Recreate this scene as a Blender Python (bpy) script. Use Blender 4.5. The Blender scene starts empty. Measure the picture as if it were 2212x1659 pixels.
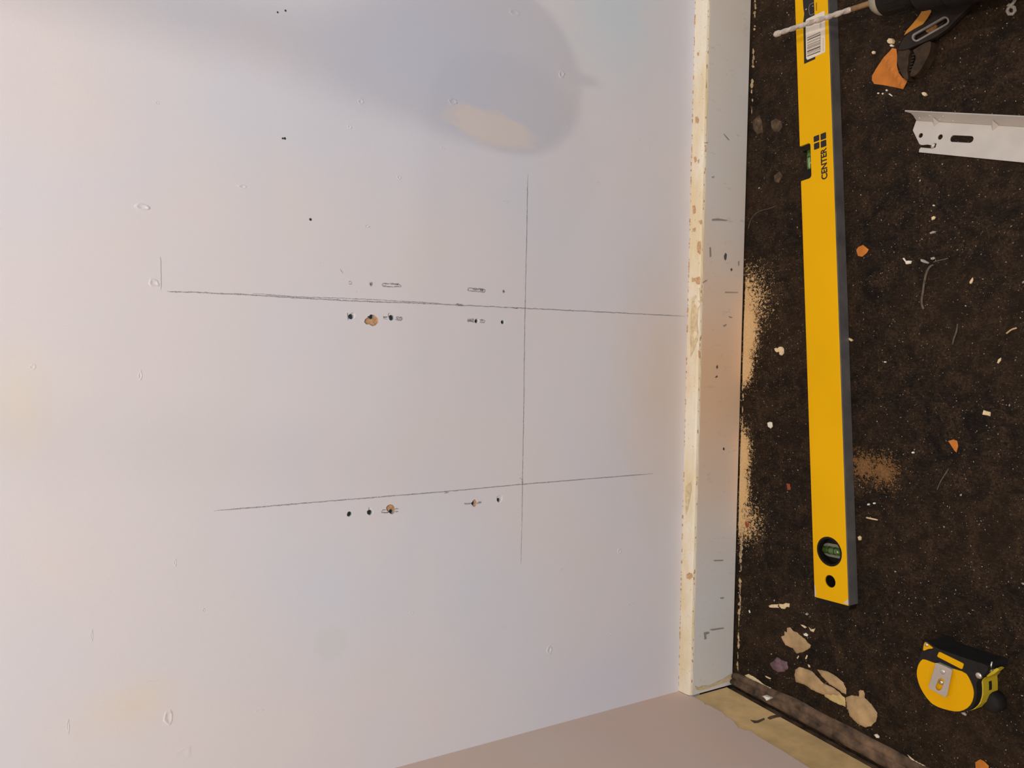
import bpy, bmesh, math, random
from mathutils import Vector, Matrix, noise
from mathutils.geometry import delaunay_2d_cdt
random.seed(7)
SC = bpy.context.scene
COL = SC.collection

# ------------------------------------------------------------------ camera
# The phone was held sideways: the room's "down" is the picture's right.
H, D, F = 0.727, 0.7196, 1571.77            # camera height, distance to wall, focal length in px
CX, CY = 1106.0, 829.5
AX = Vector((0.0143219, -0.47652996, -0.87904157))    # picture right in world axes
AY = Vector((-0.99901932, -0.04365544, 0.00738904))   # picture down
AZ = Vector((-0.04189604, 0.87807369, -0.47668786))   # viewing direction
CAM = Vector((0, -D, H))
cd = bpy.data.cameras.new('camera'); cam = bpy.data.objects.new('camera', cd); COL.objects.link(cam)
cd.sensor_fit = 'HORIZONTAL'; cd.sensor_width = 36.0; cd.lens = F / 2212 * 36; cd.clip_start = 0.01
mw = Matrix.Identity(4)
for r in range(3):
    mw[r][0], mw[r][1], mw[r][2], mw[r][3] = AX[r], -AY[r], -AZ[r], CAM[r]
cam.matrix_world = mw
SC.camera = cam

# ------------------------------------------------------------------ light
W = bpy.data.worlds.new('room_light'); SC.world = W; W.use_nodes = True
bg = W.node_tree.nodes['Background']; bg.inputs[0].default_value = (0.68, 0.84, 1.0, 1); bg.inputs[1].default_value = 0.62
LAMPS = [((-0.15, -1.58, 2.25), 77.0, 0.04), ((0.62, -1.32, 2.25), 40.0, 0.005), ((0.70, -1.32, 2.27), 10.0, 0.005)]
for lp, lw, lr in LAMPS:                                   # spots of the ceiling lamp
    ld = bpy.data.lights.new('ceiling_bulb', 'POINT'); lo = bpy.data.objects.new('ceiling_bulb', ld); COL.objects.link(lo)
    ld.energy = lw; ld.color = (1.0, 0.88, 0.75); ld.shadow_soft_size = lr; lo.location = lp
vs = SC.view_settings
vs.view_transform = 'Standard'; vs.look = 'None'; vs.gamma = 1.0; vs.use_curve_mapping = False; vs.exposure = -0.03

# ------------------------------------------------------------------ helpers: pixels to the planes of the room
def ray(x, y):
    return AX * ((x - CX) / F) + AY * ((y - CY) / F) + AZ
def P(x, y, z=0.0):
    d = ray(x, y); return CAM + d * ((z - H) / d.z)
def WL(x, y, Y=0.0):
    d = ray(x, y); return CAM + d * ((Y + D) / d.y)
def XL(x, y, X):
    d = ray(x, y); return CAM + d * (X / d.x)
def zoom(ox, oy, s):
    return lambda pts: [(ox + a / s, oy + b / s) for a, b in pts]

# ------------------------------------------------------------------ helpers: objects
ROOT = {}
def tag(o, label=None, cat=None, group=None, kind=None):
    if label: o['label'] = label
    if cat: o['category'] = cat
    if group: o['group'] = group
    if kind: o['kind'] = kind
    return o
def thing(name, label, cat, loc, rotz=0.0, group=None):
    o = bpy.data.objects.new(name, None); COL.objects.link(o)
    o.location = loc; o.rotation_euler = (0, 0, rotz); o.empty_display_size = 0.02
    ROOT[o] = Matrix.Translation(loc) @ Matrix.Rotation(rotz, 4, 'Z')
    return tag(o, label, cat, group)
def obj(name, verts, faces, m, parent=None, origin=None, smooth=False, bevel=0.0, seg=2, mats=None, fmat=None):
    """verts are world coordinates; one mesh object."""
    me = bpy.data.meshes.new(name)
    if parent is not None:
        inv = ROOT[parent].inverted(); mm = ROOT[parent]
    elif origin is not None:
        mm = Matrix.Translation(origin); inv = mm.inverted()
    else:
        mm = Matrix.Identity(4); inv = mm
    me.from_pydata([inv @ Vector(v) for v in verts], [], faces)
    bm = bmesh.new(); bm.from_mesh(me); bmesh.ops.recalc_face_normals(bm, faces=bm.faces); bm.to_mesh(me); bm.free()
    for k in (mats or [m]): me.materials.append(k)
    if fmat:
        for p_, i in zip(me.polygons, fmat): p_.material_index = i
    if smooth:
        for p_ in me.polygons: p_.use_smooth = True
    o = bpy.data.objects.new(name, me); COL.objects.link(o)
    if parent is not None: o.parent = parent
    elif origin is not None: o.location = origin
    ROOT[o] = mm
    if bevel:
        b = o.modifiers.new('bevel', 'BEVEL'); b.width = bevel; b.segments = seg; b.limit_method = 'ANGLE'; b.angle_limit = math.radians(38)
    return o
def inside(p, poly):
    x, y = p; c = False; n = len(poly); j = n - 1
    for i in range(n):
        xi, yi = poly[i][0], poly[i][1]; xj, yj = poly[j][0], poly[j][1]
        if (yi > y) != (yj > y) and x < (xj - xi) * (y - yi) / (yj - yi) + xi: c = not c
        j = i
    return c
def tri(outline, holes=()):
    vs_, es = [], []
    loops = [list(outline)] + [list(h) for h in holes]; idx = []
    for lp in loops:
        b = len(vs_); vs_ += [Vector((q[0], q[1])) for q in lp]; n = len(lp)
        es += [(b + i, b + (i + 1) % n) for i in range(n)]; idx.append([b + i for i in range(n)])
    vo, eo, fo, ov, oe, of = delaunay_2d_cdt(vs_, es, [], 0, 1e-9)
    mp = {}
    for k, l in enumerate(ov):
        for i in l: mp[i] = k
    fs = []
    for f_ in fo:
        c = (sum(vo[i].x for i in f_) / len(f_), sum(vo[i].y for i in f_) / len(f_))
        if inside(c, loops[0]) and not any(inside(c, h) for h in loops[1:]): fs.append(tuple(f_))
    return [(v.x, v.y) for v in vo], fs, [[mp[i] for i in l] for l in idx]
def prism_geo(outline, holes, h0, h1, fr):
    """2-D outline with holes extruded from h0 to h1; fr maps (a, b, h) to world."""
    vo, fs, loops = tri(outline, holes); n = len(vo)
    V = [fr(a, b, h1) for a, b in vo] + [fr(a, b, h0) for a, b in vo]
    Fc = [f_ for f_ in fs] + [tuple(i + n for i in reversed(f_)) for f_ in fs]
    for lp in loops:
        k = len(lp)
        for i in range(k):
            a, b = lp[i], lp[(i + 1) % k]
            if a != b: Fc.append((a, b, b + n, a + n))
    return V, Fc
def prism(name, outline, holes, h0, h1, fr, m, parent=None, **kw):
    V, Fc = prism_geo(outline, holes, h0, h1, fr)
    return obj(name, V, Fc, m, parent, **kw)
def merge(parts):
    V, Fc = [], []
    for v, f_ in parts:
        b = len(V); V += list(v); Fc += [tuple(i + b for i in q) for q in f_]
    return V, Fc
def circle(cx, cy, r, n=24, ry=None):
    ry = r if ry is None else ry
    return [(cx + r * math.cos(2 * math.pi * i / n), cy + ry * math.sin(2 * math.pi * i / n)) for i in range(n)]
def stadium(ax, ay, bx, by, r, n=10):
    t = math.atan2(by - ay, bx - ax)
    return ([(bx + r * math.cos(t - math.pi / 2 + math.pi * i / n), by + r * math.sin(t - math.pi / 2 + math.pi * i / n)) for i in range(n + 1)] +
            [(ax + r * math.cos(t + math.pi / 2 + math.pi * i / n), ay + r * math.sin(t + math.pi / 2 + math.pi * i / n)) for i in range(n + 1)])
def smoothpoly(pts, it=2):
    for _ in range(it):
        q = []; n = len(pts)
        for i in range(n):
            a, b = pts[i], pts[(i + 1) % n]
            q += [(a[0] * .75 + b[0] * .25, a[1] * .75 + b[1] * .25), (a[0] * .25 + b[0] * .75, a[1] * .25 + b[1] * .75)]
        pts = q
    return pts
def rough_edge(pts, amp, step):
    out = []; n = len(pts)
    for i in range(n):
        a, b = Vector(pts[i]), Vector(pts[(i + 1) % n]); L = (b - a).length; k = max(1, int(L / step))
        nrm = Vector((b.y - a.y, a.x - b.x)).normalized() if L else Vector((0, 0))
        for j in range(k):
            p_ = a.lerp(b, j / k); out.append(tuple(p_ + nrm * random.uniform(-amp, amp)))
    return out
def box_geo(lo, hi):
    x0, y0, z0 = lo; x1, y1, z1 = hi
    V = [(x, y, z) for x in (x0, x1) for y in (y0, y1) for z in (z0, z1)]
    return V, [(0, 1, 3, 2), (4, 6, 7, 5), (0, 4, 5, 1), (2, 3, 7, 6), (0, 2, 6, 4), (1, 5, 7, 3)]
def tube_geo(path, radii, n=16, caps=True):
    """rings along a path of world points"""
    V, Fc = [], []; path = [Vector(p_) for p_ in path]
    ref = Vector((0.13, 0.21, 0.97))
    for i, p_ in enumerate(path):
        t = (path[min(i + 1, len(path) - 1)] - path[max(i - 1, 0)]).normalized()
        a = t.cross(ref).normalized(); b = t.cross(a)
        for k in range(n):
            q = 2 * math.pi * k / n; V.append(p_ + (a * math.cos(q) + b * math.sin(q)) * radii[i])
    for i in range(len(path) - 1):
        for k in range(n):
            Fc.append((i * n + k, i * n + (k + 1) % n, (i + 1) * n + (k + 1) % n, (i + 1) * n + k))
    if caps:
        Fc.append(tuple(range(n))[::-1]); Fc.append(tuple((len(path) - 1) * n + k for k in range(n)))
    return V, Fc

# ------------------------------------------------------------------ materials
def nodes(name):
    m = bpy.data.materials.new(name); m.use_nodes = True; nt = m.node_tree
    return m, nt, nt.nodes['Principled BSDF']
def N(nt, t, **kw):
    n = nt.nodes.new(t)
    for k, v in kw.items():
        if k in n.inputs.keys(): n.inputs[k].default_value = v
        else: setattr(n, k, v)
    return n
def coords(nt, sc=(1, 1, 1)):
    tc = N(nt, 'ShaderNodeTexCoord'); mp = N(nt, 'ShaderNodeMapping'); mp.inputs['Scale'].default_value = sc
    nt.links.new(tc.outputs['Object'], mp.inputs[0]); return mp.outputs[0]
def ntex(nt, co, scale, detail=3, rough=0.55, dist=0.0):
    n = N(nt, 'ShaderNodeTexNoise'); n.inputs['Scale'].default_value = scale; n.inputs['Detail'].default_value = detail
    n.inputs['Roughness'].default_value = rough; n.inputs['Distortion'].default_value = dist
    nt.links.new(co, n.inputs['Vector']); return n.outputs[0]
def ramp(nt, fac, stops):
    r = N(nt, 'ShaderNodeValToRGB'); e = r.color_ramp.elements
    while len(e) < len(stops): e.new(0.5)
    for i, (p_, c) in enumerate(stops):
        e[i].position = p_; e[i].color = (c, c, c, 1) if isinstance(c, (int, float)) else (*c, 1)
    nt.links.new(fac, r.inputs[0]); return r.outputs[0]
def mix(nt, fac, a, b, mode='MIX'):
    m = N(nt, 'ShaderNodeMix', data_type='RGBA', blend_type=mode)
    if isinstance(fac, (int, float)): m.inputs[0].default_value = fac
    else: nt.links.new(fac, m.inputs[0])
    for k, v in ((6, a), (7, b)):
        if isinstance(v, tuple): m.inputs[k].default_value = (*v, 1)
        else: nt.links.new(v, m.inputs[k])
    return m.outputs[2]
def bump(nt, h, strength, dist=0.001):
    b = N(nt, 'ShaderNodeBump'); b.inputs['Strength'].default_value = strength; b.inputs['Distance'].default_value = dist
    nt.links.new(h, b.inputs['Height']); return b.outputs[0]
def mat(name, col, rough=0.5, metal=0.0, var=0.0, vscale=60.0, bmp=0.0, bscale=300.0, spec=None, coat=0.0):
    m, nt, b = nodes(name)
    b.inputs['Roughness'].default_value = rough; b.inputs['Metallic'].default_value = metal
    b.inputs['Base Color'].default_value = (*col, 1)
    if spec is not None: b.inputs['Specular IOR Level'].default_value = spec
    if coat: b.inputs['Coat Weight'].default_value = coat
    co = coords(nt)
    if var:
        f = ramp(nt, ntex(nt, co, vscale, 5), [(0.3, 0.0), (0.7, 1.0)])
        c = mix(nt, f, tuple(max(0, k * (1 - var)) for k in col), tuple(min(1, k * (1 + var * .6)) for k in col))
        nt.links.new(c, b.inputs['Base Color'])
    if bmp:
        nt.links.new(bump(nt, ntex(nt, co, bscale, 4), bmp), b.inputs['Normal'])
    return m
def tint_patches(nt, c, patch):
    if not patch: return c
    patch = sorted(patch, key=lambda q: not q[4])
    for (px, py, pz), (rx, rz), ang, colr, soft in patch:      # warm, cool and pale tints mixed into the base colour
        mp = N(nt, 'ShaderNodeMapping'); mp.vector_type = 'TEXTURE'
        mp.inputs['Location'].default_value = (px, py, pz); mp.inputs['Rotation'].default_value = (0, ang, 0); mp.inputs['Scale'].default_value = (rx, 1, rz)
        tc = N(nt, 'ShaderNodeTexCoord'); nt.links.new(tc.outputs['Object'], mp.inputs[0])
        nn = N(nt, 'ShaderNodeTexNoise'); nn.inputs['Scale'].default_value = 2.3; nt.links.new(mp.outputs[0], nn.inputs['Vector'])
        ad = N(nt, 'ShaderNodeVectorMath', operation='MULTIPLY_ADD'); nt.links.new(nn.outputs[1], ad.inputs[0])
        ad.inputs[1].default_value = (0.5, 0, 0.5); nt.links.new(mp.outputs[0], ad.inputs[2])
        le = N(nt, 'ShaderNodeVectorMath', operation='LENGTH'); sb = N(nt, 'ShaderNodeVectorMath', operation='SUBTRACT')
        sb.inputs[1].default_value = (0.25, 0, 0.25); nt.links.new(ad.outputs[0], sb.inputs[0]); nt.links.new(sb.outputs[0], le.inputs[0])
        f = ramp(nt, le.outputs['Value'], [(0.1 if soft else 0.72, 1.0), (1.0, 0.0)])
        c = mix(nt, f, c, colr)
    return c
def wall_paint(name, c0, warm, cool, patch=None):
    m, nt, b = nodes(name); b.inputs['Roughness'].default_value = 0.62; b.inputs['Specular IOR Level'].default_value = 0.25
    co = coords(nt)
    w = ramp(nt, ntex(nt, co, 4.2, 2, 0.5, 0.4), [(0.45, 0.0), (0.66, 1.0)])
    c = mix(nt, w, c0, warm)
    k = ramp(nt, ntex(nt, coords(nt, (1.0, 1.0, 1.3)), 3.1, 2, 0.5, 0.2), [(0.47, 0.0), (0.68, 1.0)])
    c = mix(nt, k, c, cool)
    c = tint_patches(nt, c, patch)
    nt.links.new(c, b.inputs['Base Color'])
    h1 = ntex(nt, co, 900, 3, 0.6); h2 = ntex(nt, co, 9, 2)
    hh = N(nt, 'ShaderNodeMath', operation='MULTIPLY_ADD'); hh.inputs[1].default_value = 6.0
    nt.links.new(h2, hh.inputs[0]); nt.links.new(h1, hh.inputs[2])
    nt.links.new(bump(nt, hh.outputs[0], 0.10, 0.0012), b.inputs['Normal'])
    return m
def floor_mat():
    m, nt, b = nodes('dusty_bitumen'); co = coords(nt)
    big = ramp(nt, ntex(nt, co, 7.0, 4, 0.6, 0.6), [(0.36, 0.0), (0.68, 1.0)])
    med = ramp(nt, ntex(nt, co, 48, 6, 0.66, 0.8), [(0.40, 0.0), (0.72, 1.0)])
    fine = ramp(nt, ntex(nt, co, 420, 4, 0.7, 0.5), [(0.38, 0.0), (0.72, 1.0)])
    fib = ramp(nt, ntex(nt, coords(nt, (1.0, 0.28, 1.0)), 330, 3, 0.7, 2.2), [(0.50, 0.0), (0.74, 1.0)])
    c = mix(nt, big, (0.0060, 0.0046, 0.0038), (0.018, 0.0110, 0.0062))
    f2 = N(nt, 'ShaderNodeMath', operation='MULTIPLY'); nt.links.new(med, f2.inputs[0]); nt.links.new(fine, f2.inputs[1])
    c = mix(nt, f2.outputs[0], c, (0.092, 0.052, 0.026))
    f3 = N(nt, 'ShaderNodeMath', operation='MULTIPLY'); nt.links.new(fib, f3.inputs[0]); f3.inputs[1].default_value = 0.30
    c = mix(nt, f3.outputs[0], c, (0.095, 0.060, 0.034))
    # pale ground-in grit
    v = N(nt, 'ShaderNodeTexVoronoi'); v.inputs['Scale'].default_value = 520; nt.links.new(co, v.inputs['Vector'])
    sp = ramp(nt, v.outputs['Distance'], [(0.10, 1.0), (0.22, 0.0)])
    sel = ramp(nt, ntex(nt, co, 260, 2), [(0.55, 0.0), (0.66, 1.0)])
    f4 = N(nt, 'ShaderNodeMath', operation='MULTIPLY'); nt.links.new(sp, f4.inputs[0]); nt.links.new(sel, f4.inputs[1])
    c = mix(nt, f4.outputs[0], c, (0.30, 0.23, 0.16))
    nt.links.new(c, b.inputs['Base Color'])
    b.inputs['Roughness'].default_value = 0.7; b.inputs['Specular IOR Level'].default_value = 0.10
    nt.links.new(bump(nt, ntex(nt, co, 480, 5, 0.7), 0.55, 0.0012), b.inputs['Normal'])
    return m
def pencil_mat():
    m, nt, b = nodes('pencil_graphite'); out = nt.nodes['Material Output']
    b.inputs['Base Color'].default_value = (0.14, 0.13, 0.135, 1); b.inputs['Roughness'].default_value = 0.5
    tr = N(nt, 'ShaderNodeBsdfTransparent'); mx = N(nt, 'ShaderNodeMixShader')
    f = ramp(nt, ntex(nt, coords(nt), 1500, 3, 0.7), [(0.36, 0.05), (0.66, 0.78)])
    nt.links.new(f, mx.inputs[0]); nt.links.new(tr.outputs[0], mx.inputs[1]); nt.links.new(b.outputs[0], mx.inputs[2]); nt.links.new(mx.outputs[0], out.inputs[0])
    return m
def bead_mat():
    m, nt, b = nodes('worn_cream_paint'); co = coords(nt)
    f = ramp(nt, ntex(nt, coords(nt, (0.35, 1, 1)), 22, 4, 0.6), [(0.42, 0.0), (0.58, 1.0)])
    c = mix(nt, f, (0.74, 0.60, 0.39), (0.80, 0.72, 0.58))
    d = ramp(nt, ntex(nt, co, 420, 4, 0.7), [(0.62, 0.0), (0.72, 1.0)])
    c = mix(nt, d, c, (0.36, 0.25, 0.13))
    nt.links.new(c, b.inputs['Base Color']); b.inputs['Roughness'].default_value = 0.45
    nt.links.new(bump(nt, ntex(nt, co, 500, 4, 0.7), 0.25), b.inputs['Normal']); return m
def skirt_mat():
    m, nt, b = nodes('skirting_gloss_paint'); co = coords(nt)
    f = ramp(nt, ntex(nt, coords(nt, (0.5, 1, 1)), 6.5, 2), [(0.40, 0.0), (0.66, 1.0)])
    c = mix(nt, f, (0.72, 0.71, 0.70), (0.73, 0.66, 0.58))
    c = tint_patches(nt, c, [(tuple(WL(1550, 830, -0.0184)), (0.26, 0.5), 0.0, (0.80, 0.54, 0.35), True)])
    d = ramp(nt, ntex(nt, coords(nt, (1, 1, 0.4)), 110, 4, 0.7), [(0.60, 0.0), (0.80, 1.0)])
    c = mix(nt, d, c, (0.46, 0.41, 0.35))
    nt.links.new(c, b.inputs['Base Color']); b.inputs['Roughness'].default_value = 0.42
    nt.links.new(bump(nt, ntex(nt, co, 160, 4, 0.6), 0.12), b.inputs['Normal']); return m

def patch_world(px, py, rx, rz, ang, c, soft=False): return (tuple(WL(px, py)), (rx, rz), ang, c, soft)
PT = [patch_world(1062, 276, 0.021, 0.062, 0.12, (0.84, 0.76, 0.73)), patch_world(285, 1525, 0.030, 0.050, -0.2, (0.785, 0.715, 0.655), True),
      patch_world(40, 870, 0.07, 0.03, 0.0, (0.78, 0.73, 0.68), True), patch_world(715, 1390, 0.019, 0.018, 0.0, (0.70, 0.71, 0.735)),
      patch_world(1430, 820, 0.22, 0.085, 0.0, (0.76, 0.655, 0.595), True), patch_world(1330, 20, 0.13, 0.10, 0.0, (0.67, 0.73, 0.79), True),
      patch_world(1290, 1480, 0.08, 0.16, 0.0, (0.71, 0.70, 0.79), True), patch_world(900, 120, 0.16, 0.20, 0.0, (0.69, 0.71, 0.82), True)]  # last tint paints extra blue where the cast shadow lies
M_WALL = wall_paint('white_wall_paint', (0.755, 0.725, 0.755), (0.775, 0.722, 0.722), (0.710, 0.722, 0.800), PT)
M_WALL2 = wall_paint('beige_wall_paint', (0.74, 0.56, 0.465), (0.75, 0.54, 0.44), (0.70, 0.57, 0.48))
M_FLOOR = floor_mat()
M_PENCIL = pencil_mat()
M_BEAD = bead_mat()
M_SKIRT = skirt_mat()
M_SKIRT2 = mat('bare_cream_wood', (0.86, 0.57, 0.255), 0.55, var=0.30, vscale=22, bmp=0.15, bscale=120)
M_TRIM = mat('dusty_brown_moulding', (0.135, 0.080, 0.045), 0.8, var=0.85, vscale=60, bmp=0.6, bscale=260)
M_CREAMP = mat('flaked_cream_paint', (0.66, 0.52, 0.31), 0.6, var=0.25, vscale=200)
M_PLASTER = mat('white_plaster', (0.78, 0.76, 0.74), 0.9, var=0.1, vscale=700, bmp=0.5, bscale=1500)
M_HOLE = mat('drilled_grey_masonry', (0.40, 0.43, 0.46), 0.95, var=0.3, vscale=600, bmp=0.4, bscale=1200)
M_OCHRE = mat('exposed_tan_plaster', (0.60, 0.36, 0.20), 0.9, var=0.35, vscale=450, bmp=0.5, bscale=900)
M_DARKMARK = mat('dark_scuff', (0.10, 0.085, 0.08), 0.8, var=0.5, vscale=900)
M_GREYMARK = mat('grey_scuff', (0.32, 0.30, 0.28), 0.7, var=0.3, vscale=900)
M_YEL = mat('yellow_enamel', (0.78, 0.41, 0.001), 0.42, var=0.05, vscale=9, bmp=0.03, bscale=500, spec=0.10)
M_ALU = mat('grey_milled_aluminium', (0.20, 0.185, 0.175), 0.55, 0.55, var=0.3, vscale=35, spec=0.3)
M_BARE = mat('bare_metal_chip', (0.62, 0.60, 0.56), 0.45, 0.3)
M_BLACK = mat('black_plastic', (0.010, 0.007, 0.005), 0.6, var=0.3, vscale=80, spec=0.2)
M_PRINT = mat('black_print', (0.010, 0.008, 0.008), 0.7)
M_GREYPRINT = mat('grey_print', (0.22, 0.20, 0.18), 0.7)
M_STICK = mat('white_sticker', (0.72, 0.63, 0.52), 0.6, var=0.05)
M_SILVER = mat('silver_print', (0.30, 0.26, 0.21), 0.5)
def vialmat():
    m, nt, b = nodes('green_vial_liquid'); b.inputs['Base Color'].default_value = (0.07, 0.15, 0.02, 1); b.inputs['Roughness'].default_value = 0.12
    b.inputs['Transmission Weight'].default_value = 0.25; b.inputs['Coat Weight'].default_value = 0.6; return m
M_VIAL = vialmat()
M_CLEAR = mat('smoky_acrylic', (0.17, 0.16, 0.125), 0.2, coat=0.4)
M_BUB = mat('pale_bubble', (0.22, 0.36, 0.13), 0.1, coat=1.0)
M_STEEL = mat('galvanised_steel', (0.58, 0.54, 0.49), 0.45, 0.35, var=0.08, vscale=45, bmp=0.05, bscale=800)
M_CLIP = mat('nickel_clip', (0.62, 0.56, 0.50), 0.30, 0.6, var=0.06, vscale=60)
M_SCREW = mat('bright_screw', (0.70, 0.64, 0.52), 0.25, 0.9)
M_RUB = mat('black_rubber', (0.017, 0.014, 0.013), 0.68, var=0.2, vscale=200, bmp=0.15, bscale=1500, spec=0.18)
M_TYEL = mat('yellow_abs', (0.74, 0.37, 0.001), 0.40, var=0.05, vscale=30, spec=0.10)
M_TYEL2 = mat('pale_yellow_abs', (0.62, 0.45, 0.02), 0.45)
M_BIT = mat('dusty_masonry_bit', (0.55, 0.47, 0.40), 0.75, 0.1, var=0.35, vscale=130)
M_BITB = mat('brown_bit_shank', (0.36, 0.21, 0.09), 0.5, 0.3, var=0.3, vscale=150)
M_COLLAR = mat('worn_beige_collar', (0.34, 0.31, 0.24), 0.45, 0.3, var=0.25, vscale=60)
M_PLIER = mat('blackened_steel', (0.022, 0.015, 0.010), 0.60, 0.15, var=0.4, vscale=90, bmp=0.1, bscale=500, spec=0.3)
M_PLIERE = mat('worn_steel_edge', (0.27, 0.24, 0.22), 0.5, 0.35, var=0.25, vscale=150)
M_PLIERB = mat('dusty_brown_steel', (0.052, 0.032, 0.018), 0.65, 0.15, var=0.6, vscale=120, spec=0.25)
M_LEAF = mat('orange_dry_leaf', (0.53, 0.165, 0.012), 0.65, var=0.22, vscale=60, bmp=0.35, bscale=260)
M_LEAF2 = mat('amber_dry_leaf', (0.66, 0.27, 0.022), 0.6, var=0.15, vscale=60, bmp=0.3, bscale=260)
M_LEAFR = mat('rust_red_leaf', (0.28, 0.055, 0.015), 0.7, var=0.3, vscale=200)
M_FLAKEW = mat('white_paint_flake', (0.76, 0.70, 0.60), 0.8, var=0.1, vscale=400)
M_FLAKEC = mat('cream_paint_flake', (0.72, 0.55, 0.32), 0.75, var=0.2, vscale=300)
M_FLAKEG = mat('grey_grit', (0.34, 0.30, 0.25), 0.8, var=0.3, vscale=400)
M_SPLAT = mat('dried_tan_filler', (0.47, 0.305, 0.150), 0.85, var=0.35, vscale=45, bmp=1.0, bscale=70)
M_SPLATY = mat('dried_yellow_filler', (0.58, 0.42, 0.17), 0.8, var=0.2, vscale=90, bmp=0.7, bscale=120)
M_PURPLE = mat('dried_purple_paint', (0.17, 0.095, 0.115), 0.55, var=0.5, vscale=160, bmp=0.8, bscale=120)
M_DUST = mat('fine_tan_drill_dust', (0.64, 0.42, 0.20), 0.95, var=0.12, vscale=400)
M_DUST2 = mat('brown_brick_dust', (0.20, 0.095, 0.03), 0.95, var=0.4, vscale=400)
M_STAIN = mat('brown_floor_stain', (0.085, 0.050, 0.025), 0.9, var=0.7, vscale=150, bmp=0.4, bscale=300)
M_RESID = mat('crumbled_filler', (0.46, 0.33, 0.18), 0.85, var=0.55, vscale=260, bmp=0.8, bscale=500)
M_HAIR = mat('dull_fibre', (0.115, 0.085, 0.058), 0.8, var=0.5, vscale=300)
M_SPECK = mat('pale_grit', (0.42, 0.34, 0.26), 0.7, var=0.5, vscale=120)

# ================================================================== SETTING
XL0 = -0.4413                                   # face of the left wall
# ---- floor
floor = obj('floor', *box_geo((XL0 - 0.06, -2.6, -0.05), (2.2, 0.06, 0.0)), M_FLOOR)
tag(floor, 'dusty black bitumen floor with pale grit', kind='structure')

# ---- back wall, cut open where holes were drilled and paint has chipped
wfr = lambda a, b, h: Vector((a, -h, b))        # (x, z, height out of the wall)
def wp(pts): return [((q := WL(x, y)).x, q.z) for x, y in pts]
z3 = zoom(730, 590, 12.76); z4 = zoom(730, 1070, 13.825); z5 = zoom(980, 600, 13.83); z6 = zoom(980, 1050, 15.8)
cuts = []   # (kind, outline, depth, hole centre, hole radius, material)
def hole_px(px, py, r): q = WL(px, py); return ((q.x, q.z), r)
def add_cut(outline_px, depth, hole, m): cuts.append((rough_edge(wp(outline_px), 0.00012, 0.0007), depth, hole, m))
H1 = [z3([(362, 1200)])[0], z3([(918, 1195)])[0], z3([(1475, 1228)])[0], z5([(675, 1292)])[0], z5([(1468, 1328)])[0],
      z4([(338, 560)])[0], z4([(950, 515)])[0], z4([(1590, 490)])[0], z6([(660, 590)])[0], z6([(1530, 480)])[0]]
add_cut(z3([(262, 1095), (312, 1135), (340, 1120), (390, 1085), (450, 1088), (490, 1140), (480, 1210), (420, 1260), (370, 1275), (320, 1262), (295, 1300), (270, 1290), (255, 1180)]), 0.0011, hole_px(*H1[0], 0.0027), M_PLASTER)
add_cut(z3([(820, 1185), (870, 1180), (880, 1150), (930, 1138), (985, 1150), (1035, 1190), (1075, 1215), (1110, 1280), (1100, 1370), (1040, 1440), (960, 1465), (900, 1440), (860, 1410), (780, 1415), (725, 1350), (750, 1270), (815, 1225)]), 0.0012, hole_px(*H1[1], 0.0026), M_OCHRE)
add_cut(z3([(1385, 1110), (1440, 1090), (1495, 1140), (1540, 1165), (1560, 1230), (1535, 1290), (1475, 1310), (1420, 1290), (1400, 1220), (1375, 1180)]), 0.0009, hole_px(*H1[2], 0.0028), M_PLASTER)
add_cut(z5([(620, 1290), (660, 1215), (720, 1205), (770, 1260), (790, 1290), (745, 1350), (690, 1375), (640, 1345)]), 0.0013, hole_px(*H1[3], 0.0022), M_PLASTER)
add_cut(z5([(1405, 1320), (1440, 1262), (1500, 1252), (1535, 1300), (1530, 1360), (1480, 1402), (1430, 1385)]), 0.0010, hole_px(*H1[4], 0.0020), M_PLASTER)
add_cut(z4([(268, 560), (300, 490), (360, 475), (410, 510), (425, 570), (395, 630), (330, 645), (275, 620)]), 0.0007, hole_px(*H1[5], 0.0026), M_PLASTER)
add_cut(z4([(860, 480), (905, 435), (915, 370), (955, 350), (995, 385), (1000, 425), (1050, 440), (1080, 490), (1050, 550), (990, 600), (920, 590), (870, 545)]), 0.0010, hole_px(*H1[6], 0.0027), M_PLASTER)
add_cut(z4([(1440, 370), (1480, 300), (1560, 265), (1640, 290), (1690, 350), (1695, 420), (1690, 500), (1640, 560), (1580, 560), (1520, 510), (1460, 455)]), 0.0012, hole_px(*H1[7], 0.0025), M_OCHRE)
add_cut(z6([(590, 590), (640, 530), (680, 470), (725, 455), (775, 530), (785, 600), (745, 690), (690, 710), (630, 660)]), 0.0012, hole_px(*H1[8], 0.0023), M_OCHRE)
add_cut(z6([(1470, 380), (1500, 330), (1600, 295), (1650, 320), (1675, 400), (1650, 500), (1600, 560), (1530, 560), (1475, 510)]), 0.0008, hole_px(*H1[9], 0.0024), M_PLASTER)
for cxy, r in (((671, 474), 0.0014), ((611, 299), 0.0010), ((615.5, 299), 0.0013), ((801, 614), 0.0009), ((617, 23), 0.0011), ((600, 26.5), 0.0010), ((1088, 629.5), 0.0010)):
    q = WL(*cxy); cuts.append((circle(q.x, q.z, r, 8), 0.004, None, M_HOLE))
X1, ZT = 2.2, 2.45
outline = [(XL0, 0.0), (X1, 0.0), (X1, ZT), (XL0, ZT)]
wv, wf, _ = tri(outline, [c[0] for c in cuts])
V = [wfr(a, b, 0.0) for a, b in wv]; Fc = [tuple(f_) for f_ in wf]
b0 = len(V); bv, bf = box_geo((XL0 - 0.05, 0.045, -0.05), (X1, 0.10, ZT)); V += bv; Fc += [tuple(i + b0 for i in f_) for f_ in bf]
wall_back = obj('wall_back', V, Fc, M_WALL)
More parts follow.
